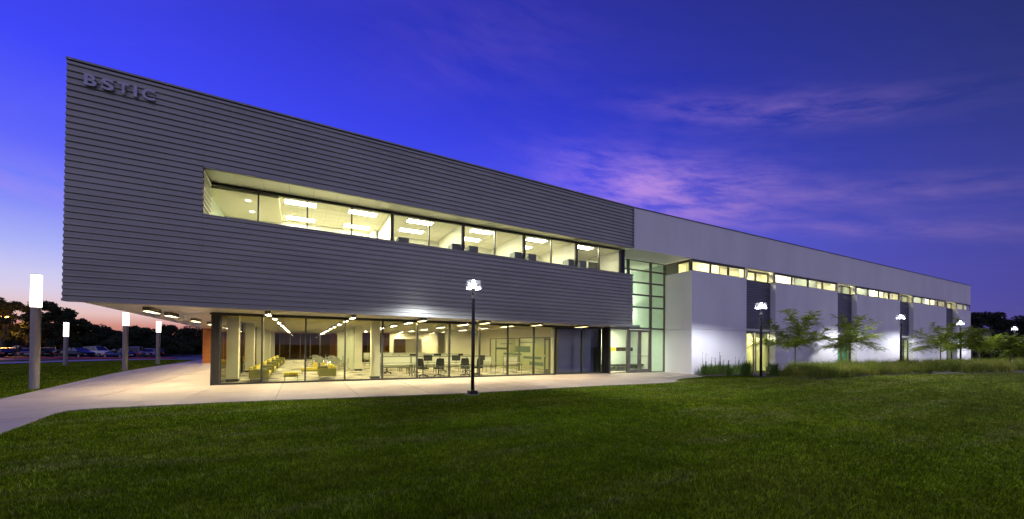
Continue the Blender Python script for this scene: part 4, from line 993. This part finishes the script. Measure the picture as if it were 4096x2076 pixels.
# long tufts where the lawn meets the path
pp = []
for _ in range(5200):
    t = rng.uniform(0, 1); a = lerp((16.9, -5.9), (22.4, -7.9), t); q = abs(math.sin(t*6.2))*.28+.1
    if t > .5: q *= .55
    pp.append((a[0]+rng.normal(0, q), a[1]+rng.normal(-.12, .22), 0))
pp = np.array(pp); pp[:, 2] = Tz(pp[:, 0], pp[:, 1])
g3 = blades('long_grass', pp, .07, .2, .012, .7, 'blade', noise=True); place(g3, 0, 0); g3['kind'] = 'stuff'; tag(g3, 'longer unmown grass tufts along the path edge near the entrance', 'grass')
# ornamental grass belt
pp = []
n = 0
cl = []
for _ in range(900):
    u_ = 22.4+46*rng.uniform(0, 1)**1.35; t = rng.uniform(0, 1)
    ve = np.interp(u_, [p[0] for p in LAWNEDGE], [p[1] for p in LAWNEDGE])
    v0_ = -6.9 if u_ < 26 else -5.3
    v_ = ve+.25+(v0_-ve-.25)*t
    cl.append((u_, v_, rng.uniform(.75, 1.2)))
P = []; HH = []
for (u_, v_, s) in cl:
    k2 = 95; r_ = np.abs(rng.normal(0, .12*s, k2)); a = rng.uniform(0, 2*np.pi, k2)
    P.append(np.stack([u_+r_*np.cos(a), v_+r_*np.sin(a), np.full(k2, terrain(u_, v_))], 1)); HH.append(np.full(k2, rng.uniform(.35, .95)))
P = np.concatenate(P); g4 = blades('ornamental_grass', P, .25, np.concatenate(HH)*1.12, .017, .7, 'ornblade', droop=.25); place(g4, 0, 0); g4['kind'] = 'stuff'; tag(g4, 'belt of yellowish green ornamental grasses between lawn and white wing', 'grass')
# individual grass clumps
def clump(u, v, label, n=260, rad=.10, h=(.35, .62), mt='clump', lean=.7, w=.014, cat='plant', name='grass_clump', group=None):
    r_ = np.abs(rng.normal(0, rad, n)); a = rng.uniform(0, 2*np.pi, n)
    pts = np.stack([r_*np.cos(a), r_*np.sin(a), 0*a], 1)
    o = blades(name, pts, h[0], h[1], w, lean, mt, droop=.2); place(o, u, v, terrain(u, v)); tag(o, label, cat, group); return o
clump(21.45, -5.05, 'small fountain-shaped grass clump beside the path end, left of the lamp post', 220, .08, (.4, .7))
clump(22.0, -5.55, 'large rounded grass clump just left of the second lamp post', 560, .15, (.7, 1.1), lean=.6)
clump(22.9, -6.35, 'tall grass clump just right of the second lamp post', 520, .15, (.65, 1.0), lean=.55)
clump(23.9, -6.8, 'pale arching grass clump with bleached blades right of the lamp post', 380, .15, (.55, .85), 'ornblade', 1.1)
for i, (x, nst, lab) in enumerate(((22.45, 3, 'leftmost stalky plant at the foot of the white wall'), (22.95, 2, 'second stalky plant along the white wall'), (23.5, 3, 'third stalky plant along the white wall'), (23.95, 4, 'fourth and tallest stalky plant along the white wall'), (24.5, 3, 'fifth stalky plant along the white wall'), (25.3, 3, 'sixth stalky plant along the white wall'), (26.2, 3, 'rightmost stalky plant along the first white wall'))):
    r = empty('stalk_plant', x, -2.95, terrain(x, -2.95)); tag(r, lab, 'plant', 'stalky plants against the white wall')
    k2 = 420; r_ = np.abs(rng.normal(0, .13, k2)); a = rng.uniform(0, 2*np.pi, k2)
    blades('foliage', np.stack([r_*np.cos(a), r_*np.sin(a), 0*a], 1), .35, .82, .024, .5, 'clump', parent=r)
    b = MB()
    for s in range(nst):
        a = rng.uniform(0, 6.28); q = rng.uniform(.02, .12); hh = rng.uniform(.7, .98 if i not in (0, 2, 3) else 1.25)
        x0, y0 = q*math.cos(a), q*math.sin(a); x1, y1 = x0*1.8, y0*1.8
        b.tube([(x0, y0, .1), (x1, y1, hh*.8), (x1+.02, y1, hh)], [.008, .006, .005], 4); b.box((x1-.0, y1-.012, hh-.01), (x1+.045, y1+.012, hh+.015))
        for k3 in range(9):
            z = .3+k3*.05; b.box((x0*1.3-.02, y0*1.3-.004, z), (x0*1.3+.02, y0*1.3+.004, z+.03))
    b.build('stalk', M['clump'], r)
for i, (x, v_) in enumerate(((30.6, -3.6), (31.6, -3.6), (32.5, -3.5), (39.0, -3.4), (42.6, -3.0), (44, -3.2), (45.0, -3.1))):
    clump(x, v_, 'dark upright plant at the plaster wall foot, %s from the lamp post' % ordn[i], 200, .16, (.45, .95), 'clump', .3, .016, name='upright_plant', group='dark plants along the far wall')
for i in range(16):
    x = 50.5+i*.45; clump(x, -4.4+rng.uniform(-.2, .2), 'dark green hedge plant before the fourth white wall panel, %s from the left' % (ordn+['thirteenth', 'fourteenth', 'fifteenth', 'sixteenth'])[i], 160, .22, (.4, .7), 'clump', .4, .03, name='hedge_plant', group='hedge plants by the far wall')
# low rose-coloured planter walls
for i, (p0, p1, hh, lab) in enumerate((((33.7, -6.9), (39.6, -6.6), .16, 'low rose concrete planter wall left of and under the third lamp'), ((41.5, -8.2), (44.2, -8.9), .38, 'rose concrete planter wall block among the trees'), ((52.6, -8.0), (62.0, -7.0), .35, 'long low rose wall toward the right edge'), ((50.5, -9.2), (60.0, -9.8), .32, 'low rose wall at the right edge of the beds'))):
    d = Vector((p1[0]-p0[0], p1[1]-p0[1])); ln = d.length; ang = math.atan2(d.y, d.x)
    b = MB(); b.box((0, -.12, -.3), (ln, .12, hh)); o = b.build('planter_wall', M['redwall'], bevel=.01); place(o, p0[0], p0[1], .3, ang); tag(o, lab, 'low wall', 'rose planter walls')

# ---- young trees with pinnate leaves
def leaf_mesh(builder, base, dirv, length, droop, pairs=9, lw=.045, ll=.15):
    d = Vector(dirv).normalized(); side = d.cross(Vector((0, 0, 1)))
    if side.length < .1: side = Vector((1, 0, 0))
    side.normalize(); p = Vector(base)
    for i in range(pairs):
        t = (i+1)/pairs; q = p+d*length*t+Vector((0, 0, -droop*t*t*length))
        for s in (-1, 1):
            tipd = (side*s*.9+d*.55+Vector((0, 0, -.45-random.random()*.3))).normalized(); l = ll*(1-.35*abs(t-.45))
            w = d*lw*.5
            builder.face((q, q+tipd*l*.5+w, q+tipd*l, q+tipd*l*.5-w))
def young_tree(name, u, v, h_trunk, h, spread, label, seed, nb=12, lean=0, mt='leaf', twigs=8, group='young trees with feathery leaves', z0=None, fork=False):
    random.seed(seed); r = empty(name, u, v, terrain(u, v) if z0 is None else z0); tag(r, label, 'tree', group)
    tr = MB(1); fo = MB(1); ht = h_trunk*K; H_ = h*K; S_ = spread*K
    top = Vector((lean, 0, ht))
    tr.tube([(0, 0, -.1), (lean*.5, .02, ht*.5), tuple(top)], [.055, .045, .04], 8)
    for i in range(nb):
        a = 2*math.pi*i/nb*1.0+random.uniform(-.3, .3); el = random.choice((-.12, .1, .3, .5, .8, 1.1)); L_ = S_*random.uniform(.55, 1.05)*(1 if el < .7 else .8)
        if el > .7: L_ = (H_-ht)*random.uniform(.7, 1.0)
        d = Vector((math.cos(a)*math.cos(el), math.sin(a)*math.cos(el), math.sin(el)))
        p = [top+Vector((0, 0, random.uniform(-.05, .3)))]
        nseg = 5
        for k2 in range(nseg):
            dd = (d+Vector((random.uniform(-.35, .35), random.uniform(-.35, .35), .22-.12*k2+random.uniform(-.25, .25)))).normalized(); p.append(p[-1]+dd*L_/nseg)
        tr.tube([tuple(q) for q in p], [.024, .02, .016, .012, .008, .005], 5)
        for k2 in range(1, nseg+1):
            for tw in range(twigs if k2 > 1 else 3):
                a2 = random.uniform(0, 2*math.pi); base = p[k2-1].lerp(p[k2], random.random())
                base = base+Vector((0, 0, random.uniform(-.12, .16))); dv = Vector((math.cos(a2), math.sin(a2), random.uniform(-.35, .7)))*.7+d*.5
                leaf_mesh(fo, base, dv, random.uniform(.4, .75), random.uniform(.2, .6), pairs=9)
    tr.build('trunk', M['bark'], r, smooth=True); fo.build('crown', M[mt], r)
    return r
young_tree('young_tree', 27.9, -4.8, 1.45, 4.1, 2.4, 'young tree with spreading feathery branches right of the second lamp post', 11, nb=19, z0=.12)
young_tree('young_tree', 35.6, -4.3, 1.55, 3.8, 2.4, 'darker young tree in front of the green doorway', 5, nb=19, z0=.2)
young_tree('young_tree', 44.9, -6.2, 1.4, 3.5, 2.7, 'young tree with wide bright crown right of the third lamp post', 23, nb=20, z0=.3)
young_tree('young_tree', 45.6, -7.6, 1.3, 2.9, 1.5, 'multi-stem young tree in front of the fourth lamp', 31, nb=17, z0=.3)
young_tree('young_tree', 47.5, -9.0, 1.2, 2.6, 1.5, 'staked young tree at the end of the wing', 37, nb=18, z0=.3)
young_tree('young_tree', 46.6, -10.2, 1.0, 2.4, 1.4, 'low leafy young tree right of the building end', 41, nb=18, z0=.3)
young_tree('young_tree', 52.0, -10.5, 1.3, 3.0, 1.8, 'dull olive young tree near the right edge', 43, nb=18, z0=.3)
young_tree('young_tree', 57.0, -13.5, 1.3, 3.1, 2.1, 'brownish leafy tree at the right edge of the beds', 47, nb=18, z0=.3)
for (u_, v_) in ((45.9, -7.9), (47.3, -9.2), (46.4, -10.4)):
    b = MB(); b.tube([(0, 0, 0), (0, 0, 1.15)], .035, 7); o = b.build('tree_stake', M['framel']); place(o, u_, v_, .3); tag(o, 'wooden stake beside the %s of the young trees near the building end' % {45.9: 'leftmost', 47.3: 'middle', 46.4: 'rightmost'}[u_], 'stake', 'tree stakes')

# ---- dark background trees
def crown_quads(b, c, rad, n, size):
    for _ in range(n):
        while True:
            q = Vector((random.uniform(-1, 1), random.uniform(-1, 1), random.uniform(-1, 1)))
            if q.length < 1: break
        p = Vector(c)+Vector((q.x*rad[0], q.y*rad[1], q.z*rad[2]))
        a = Vector((random.gauss(0, 1), random.gauss(0, 1), random.gauss(0, 1))).normalized(); w = a.orthogonal().normalized(); s = size*random.uniform(.6, 1.4)
        b.face((p-a*s, p+w*s*.45, p+a*s, p-w*s*.45))
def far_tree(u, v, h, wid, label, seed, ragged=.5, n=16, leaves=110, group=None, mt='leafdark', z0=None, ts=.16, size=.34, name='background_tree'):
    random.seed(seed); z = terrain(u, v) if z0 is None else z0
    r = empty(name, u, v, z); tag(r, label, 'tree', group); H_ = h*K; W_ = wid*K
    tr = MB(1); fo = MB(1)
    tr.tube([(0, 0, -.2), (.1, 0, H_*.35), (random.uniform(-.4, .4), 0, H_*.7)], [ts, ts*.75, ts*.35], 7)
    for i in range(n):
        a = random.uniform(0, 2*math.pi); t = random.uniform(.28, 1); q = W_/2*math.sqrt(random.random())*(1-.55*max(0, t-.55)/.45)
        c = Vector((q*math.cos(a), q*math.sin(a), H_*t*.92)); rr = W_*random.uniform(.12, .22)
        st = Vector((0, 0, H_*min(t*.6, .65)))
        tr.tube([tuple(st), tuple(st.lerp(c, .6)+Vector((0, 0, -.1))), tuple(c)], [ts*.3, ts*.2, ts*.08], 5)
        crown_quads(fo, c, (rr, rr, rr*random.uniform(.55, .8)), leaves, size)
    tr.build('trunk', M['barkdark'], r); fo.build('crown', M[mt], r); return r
def from_view(px, Y):
    """plan position (u, v) seen in direction px (photo column) at forward distance Y"""
    X = (px-2048)/1585.33*Y; a, b = to_uv(X, Y); return a, b
LT = [(-60, 60, 9.2, 6.0, 'tall ragged eucalyptus at the far left edge'), (25, 62, 8.9, 5.0, 'tall eucalyptus left of the nearest glowing post'), (105, 64, 8.2, 4.6, 'airy tree between the amber lamp and the nearest glowing post'),
      (185, 60, 8.6, 5.4, 'tall dark tree directly behind the nearest glowing post'), (245, 58, 7.6, 4.2, 'leaning open tree just left of the metal volume corner'), (300, 63, 6.2, 4.0, 'loose tree beneath the corner of the metal volume'),
      (352, 60, 5.2, 4.2, 'rounded dark tree right of the slim glowing post'), (405, 66, 4.9, 4.0, 'low dark tree behind the middle of the parked cars'), (455, 66, 4.4, 3.8, 'small dark tree in the tree line left of the path post'),
      (540, 62, 4.6, 4.6, 'dark bushy tree just right of the path post'), (600, 66, 4.6, 4.0, 'round tree halfway between two glowing posts'), (680, 68, 5.2, 4.6, 'tall dark tree right of the post near the brick wall'), (770, 70, 5.0, 5.6, 'black tree next to the brick wall'), (640, 60, 3.0, 3.6, 'low brownish tree behind the parked cars near the brick wall'), (735, 62, 2.9, 3.6, 'low spreading tree beside the brick wall'),
      (450, 58, 2.9, 3.6, 'low brownish tree behind the blue sedan'), (130, 70, 5.6, 6, 'dense dark tree low behind the left cars'), (20, 74, 5.6, 7, 'dense dark tree behind the amber lamp'), (260, 74, 5.0, 7, 'dense dark tree filling the gap behind the wagon'), (510, 76, 4.0, 7, 'dark tree filling the gap behind the path post'), (620, 80, 4.0, 7, 'dark tree filling the gap right of the path post'), (380, 76, 4.2, 7, 'dark tree mass behind the slim glowing post')]
for i, (px_, Y_, h_, w_, lab) in enumerate(LT):
    a, b_ = from_view(px_, Y_); far_tree(a, b_, h_, w_, lab+', across the car park', 100+i, n=24 if h_ > 6 else 22, leaves=190 if h_ > 6 else 200, group='trees beyond the car park', z0=-.6, size=.22)
# hedge that closes the tree line
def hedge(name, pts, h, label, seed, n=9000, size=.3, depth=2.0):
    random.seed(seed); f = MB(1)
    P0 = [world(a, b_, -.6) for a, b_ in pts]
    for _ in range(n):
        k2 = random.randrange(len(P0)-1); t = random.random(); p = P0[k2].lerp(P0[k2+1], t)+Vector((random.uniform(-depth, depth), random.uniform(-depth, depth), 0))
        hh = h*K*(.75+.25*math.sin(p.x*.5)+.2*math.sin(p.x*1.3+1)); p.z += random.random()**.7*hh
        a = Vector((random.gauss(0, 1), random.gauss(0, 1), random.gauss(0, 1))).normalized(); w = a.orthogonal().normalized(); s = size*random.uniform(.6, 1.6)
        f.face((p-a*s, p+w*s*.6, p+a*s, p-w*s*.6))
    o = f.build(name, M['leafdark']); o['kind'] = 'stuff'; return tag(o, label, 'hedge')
hedge('woodland', [from_view(p, 72) for p in (-250, 0, 200, 400, 600, 850)], 2.9, 'dark mass of low trees and shrubs closing the view beyond the parked cars', 3, 16000)
hedge('woodland', [from_view(p, 90) for p in (3880, 4000, 4150, 4400)], 4.6, 'dark mass of trees behind the right-hand lamp', 4, 9000)
for i, (px_, Y_, h_, w_, lab) in enumerate(((3905, 58, 7.3, 4.2, 'tall sparse tree rising behind the end of the wing'), (3965, 62, 7.6, 4.6, 'tall feathery dark tree right of the wing end'), (4050, 70, 7.4, 6, 'large dark tree behind the farthest lamp'), (4120, 60, 7.0, 6, 'dark tree at the right edge of the picture'), (4010, 80, 6.2, 6, 'dark rounded tree in the gap right of the building'), (4200, 66, 7.6, 7, 'large dark tree just past the right edge'))):
    a, b_ = from_view(px_, Y_); far_tree(a, b_, h_, w_, lab, 200+i, n=22, leaves=110, group='dark trees beyond the wing', z0=.2, size=.26 if i < 2 else .3)
# amber street lamp and the tree it lights
a, b_ = from_view(18, 57)
r = empty('street_lamp', a, b_, -.5); tag(r, 'distant sodium street lamp glowing amber at the far left edge', 'street lamp')
b = MB(); b.tube([(0, 0, 0), (0, 0, 5.6)], [.07, .05], 8); b.build('pole', M['poled'], r)
b = MB(); b.box((-.3, -.16, 5.6), (.3, .16, 5.72)); b.build('lamp_housing', M['poled'], r)
b = MB(); b.tube([(0, 0, 5.46), (0, 0, 5.6)], [.32, .36], 12); b.build('lamp_bowl', M['amber'], r)
l = bpy.data.lights.new('amber_light', 'POINT'); l.energy = 3500; l.color = (1, .42, .08); l.shadow_soft_size = .3
o = bpy.data.objects.new('amber_light', l); COL.objects.link(o); o.parent = r; o.location = (0, 0, 5.2*K)
a, b_ = from_view(10, 55)
r = empty('bare_trunk_tree', a, b_, -.5); tag(r, 'forked pale trunk lit amber under the sodium lamp', 'tree')
b = MB(); b.tube([(0, 0, -.1), (-.1, 0, 1.6), (-.35, 0, 3), (-.5, 0, 4.6)], [.14, .12, .09, .05], 8); b.tube([(-.08, 0, 1.2), (-1.0, 0, 2.6), (-1.3, 0, 3.9)], [.08, .06, .03], 6); b.tube([(-.1, 0, 1.7), (.5, 0, 3.0), (.4, 0, 4.4)], [.07, .05, .03], 6); b.build('trunk', M['bark'], r)
b = MB(1); random.seed(9)
for c_ in ((-.5, 0, 5.2), (.5, 0, 4.9), (-1.4, 0, 4.4)): crown_quads(b, Vector(c_)*K, (1.0, 1.0, .6), 110, .2)
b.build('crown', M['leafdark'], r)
# kerb island
for i, (p0, p1, lab) in enumerate((((40, 47.5), (262, 47), 'red painted kerb island at the car park edge, left part'), ((300, 47), (700, 50), 'long dark red kerb in front of the parked cars'))):
    (a0, b0), (a1, b1) = from_view(*p0), from_view(*p1); d = Vector((a1-a0, b1-b0)); z_ = (terrain(a0, b0)+terrain(a1, b1))/2
    b = MB(); b.box((0, -.6, 0), (d.length, .6, .18)); o = b.build('kerb', M['redkerb'], bevel=.03); place(o, a0, b0, z_, math.atan2(d.y, d.x)); tag(o, lab, 'kerb')
# ---- cars
paints = {}
def paint(n, c, metal=.5):
    paints[n] = mat('car_paint_'+n, c, rough=.28, metal=metal, var=.03)
paint('silver', (.42, .42, .43)); paint('white', (.62, .60, .58), 0); paint('black', (.012, .012, .015)); paint('blue', (.02, .035, .12)); paint('champagne', (.34, .28, .21)); paint('grey', (.10, .10, .11)); paint('red', (.22, .02, .015))
M['cglass'] = mat('car_glass', (.012, .014, .018), rough=.06, var=.01, spec=.8); M['tyre'] = mat('tyre_rubber', (.012, .012, .012), rough=.85); M['rim'] = mat('alloy_rim', (.35, .35, .36), rough=.35, metal=.8)
M['tail'] = mat('tail_lamp', (.35, .01, .01), rough=.2, emit=(1, .05, .02), estr=.25); M['head'] = mat('head_lamp', (.7, .7, .68), rough=.1)
def car_proto(kind, pn):
    r = empty(kind, 0, 0)
    T = kind != 'sedan'
    L_ = 4.6; W_ = .88
    low = [(-2.3, .45, .74, .70), (-2.22, .25, .86, .80), (-1.9, .20, .93, .86), (-1.3, .20, .96, .88), (0, .20, .94, .88), (1.0, .20, .92, .88), (1.7, .20, .82, .86), (2.15, .24, .70, .78), (2.3, .42, .60, .62)]
    if T: low = [(x, z0, z1+(.14 if x < 1.2 else .2), w+.02) for x, z0, z1, w in low]
    b = MB(1)
    for x, z0, z1, w in low: b.v += [(x, -w*.93, z0), (x, -w, (z0+z1)/2), (x, -w*.95, z1-.05), (x, -w*.7, z1), (x, w*.7, z1), (x, w*.95, z1-.05), (x, w, (z0+z1)/2), (x, w*.93, z0)]
    for i in range(len(low)-1):
        for j in range(8): b.f.append((i*8+j, (i+1)*8+j, (i+1)*8+(j+1) % 8, i*8+(j+1) % 8)); b.m.append(0)
    b.f.append(tuple(range(8))[::-1]); b.f.append(tuple(8*(len(low)-1)+j for j in range(8))); b.m += [0, 0]
    b.build('body', paints[pn], r, smooth=True)
    zb = low[3][2]-.03
    if kind == 'sedan': cab = [(-1.75, zb, .70), (-1.15, 1.38, .58), (-.2, 1.45, .60), (.35, 1.42, .59), (1.15, zb, .72)]
    elif kind == 'suv': cab = [(-2.15, zb, .80), (-1.95, 1.68, .66), (-.6, 1.76, .68), (.35, 1.72, .66), (1.1, zb, .80)]
    else: cab = [(-2.18, zb, .78), (-1.8, 1.50, .64), (-.4, 1.56, .66), (.3, 1.52, .64), (1.15, zb, .78)]
    # glasshouse lower, roof upper
    g_b = MB(1); rf = MB(1)
    for x, z, w in cab: g_b.v += [(x, -max(w+.10, .7), zb), (x, -w, z), (x, w, z), (x, max(w+.10, .7), zb)]
    for i in range(len(cab)-1):
        for j in range(3): g_b.f.append((i*4+j, (i+1)*4+j, (i+1)*4+j+1, i*4+j+1)); g_b.m.append(0)
    g_b.build('windows', M['cglass'], r)
    c1, c2, c3 = cab[1], cab[2], cab[3]
    rf.v += [(c[0], s*c[2], c[1]+.012+dz_) for c in (c1, c2, c3) for s, dz_ in ((-1, -.0), (-.6, .02), (.6, .02), (1, -.0))]
    for i in range(2):
        for j in range(3): rf.f.append((i*4+j, (i+1)*4+j, (i+1)*4+j+1, i*4+j+1)); rf.m.append(0)
    rf.build('roof', paints[pn], r)
    pl = MB(1)
    for s in (-1, 1):
        for (xa, za, wa), (xb, zb_, wb) in ((cab[1], cab[0]), (cab[3], cab[4])): pl.tube([(xa, s*wa, za), (xb, s*(wb+.04), zb_)], .035, 5)
        pl.tube([(-.35, s*(cab[2][2]+.01), cab[2][1]), (-.35, s*.76, zb)], .04, 5)
    pl.build('pillars', paints[pn], r)
    for x in (-1.42, 1.42):
        for s in (-1, 1):
            w = MB(1); w.tube([(x, s*.70, .33), (x, s*.90, .33)], .33, 18); w = w.build('wheel', M['tyre'], r)
            q = MB(1); q.tube([(x, s*.895, .33), (x, s*.912, .33)], .21, 10); q.build('rim', M['rim'], w)
    for s in (-1, 1):
        q = MB(1); q.box((-2.29, s*.42, low[1][2]-.28), (-2.20, s*.78, low[1][2]-.12)); q.build('tail_light', M['tail'], r)
        q = MB(1); q.box((2.14, s*.40, .50), (2.30, s*.70, .64)); q.build('headlight', M['head'], r)
    q = MB(1); q.box((-2.33, -.25, .5), (-2.28, .25, .63)); q.build('number_plate', M['wframe'], r)
    return r
CARS = [(315, 50, 'wagon', 'black', -10, 'long black wagon parked side-on behind the slim glowing post'), (478, 50, 'sedan', 'blue', 170, 'dark blue sedan parked side-on left of the path post'), (392, 55, 'suv', 'white', -8, 'white car behind the gap between black wagon and blue sedan'),
        (548, 53, 'suv', 'champagne', 120, 'champagne estate just right of the path post'), (600, 55, 'sedan', 'silver', 125, 'silver sedan with red tail lamp left of the fourth glowing post'), (52, 52, 'sedan', 'silver', 160, 'silver sedan at the left picture edge'), (6, 50, 'sedan', 'black', 165, 'dark sedan cut by the left picture edge'), (92, 50, 'sedan', 'champagne', 150, 'pale coupe seen from behind, left of the nearest glowing post'),
        (95, 59, 'suv', 'black', -20, 'tall black vehicle behind the pale coupe'), (172, 53, 'sedan', 'grey', 150, 'dark sedan just right of the nearest glowing post'), (190, 56, 'sedan', 'white', 150, 'white sedan tail right of the nearest glowing post'), (222, 61, 'suv', 'silver', 160, 'silver hatchback behind the white sedan'),
        (262, 66, 'sedan', 'blue', 20, 'blue sedan roof left of the slim glowing post'), (345, 66, 'sedan', 'grey', 15, 'grey car roof behind the black wagon'), (440, 62, 'wagon', 'blue', 10, 'blue wagon behind the nose of the white car'), (300, 72, 'sedan', 'silver', 15, 'silver car far behind the black wagon'), (585, 66, 'suv', 'black', 150, 'black vehicle behind the silver sedan'),
        (640, 58, 'sedan', 'black', 125, 'black sedan just right of the fourth glowing post'), (662, 63, 'sedan', 'grey', 125, 'grey sedan, last of the near row beside the open asphalt'), (648, 74, 'suv', 'black', 130, 'large black vehicle behind the last grey sedan'),
        (690, 96, 'sedan', 'white', 140, 'white sedan first in the distant row'), (712, 98, 'sedan', 'silver', 140, 'silver sedan second in the distant row'), (733, 103, 'sedan', 'blue', 140, 'blue sedan third in the distant row'), (752, 108, 'sedan', 'grey', 140, 'grey sedan fourth in the distant row'), (772, 100, 'sedan', 'champagne', 80, 'champagne sedan in the distant row nearest the brick wall'), (790, 112, 'sedan', 'silver', 80, 'silver sedan at the brick wall end of the distant row'), (520, 72, 'sedan', 'silver', 20, 'silver roof behind the path post'), (-60, 52, 'suv', 'silver', 150, 'silver vehicle just outside the left edge'), (140, 66, 'sedan', 'white', 30, 'white car roof behind the nearest glowing post')]
protos = {}
for (px_, Y_, kind, pn, rot, lab) in CARS:
    a, b_ = from_view(px_, Y_)
    key = (kind, pn)
    if key not in protos: protos[key] = car_proto(kind, pn); c = protos[key]
    else: c = copy_tree(protos[key])
    c.location = world(a, b_, terrain(a, b_)+.025); c.rotation_euler = (0, 0, math.radians(rot)+ROTZ*0)
    tag(c, lab, 'car', 'cars parked beyond the lawn')
    c.name = {'sedan': 'parked_sedan', 'suv': 'parked_suv', 'wagon': 'parked_wagon'}[kind]
a, b_ = from_view(690, 82); r = empty('small_sign', a, b_, -.55); tag(r, 'small yellow board above the distant cars', 'sign')
b = MB(); b.box((-.45, -.03, 1.2), (.45, .03, 1.6)); b.build('board', M['ydisp'], r); b = MB(); b.box((-.04, -.02, 0), (.04, .02, 1.2)); b.build('post', M['poled'], r)
# young saplings in the car park strip
for i, (px_, Y_) in enumerate(((62, 46.5), (203, 46.5), (480, 48), (360, 60))):
    a, b_ = from_view(px_, Y_); far_tree(a, b_, 2.6, 1.4, 'thin sapling in the strip before the parked cars, %s from left' % ordn[i], 300+i, n=9, leaves=40, group='saplings by the car park', ts=.035, size=.12, name='sapling')
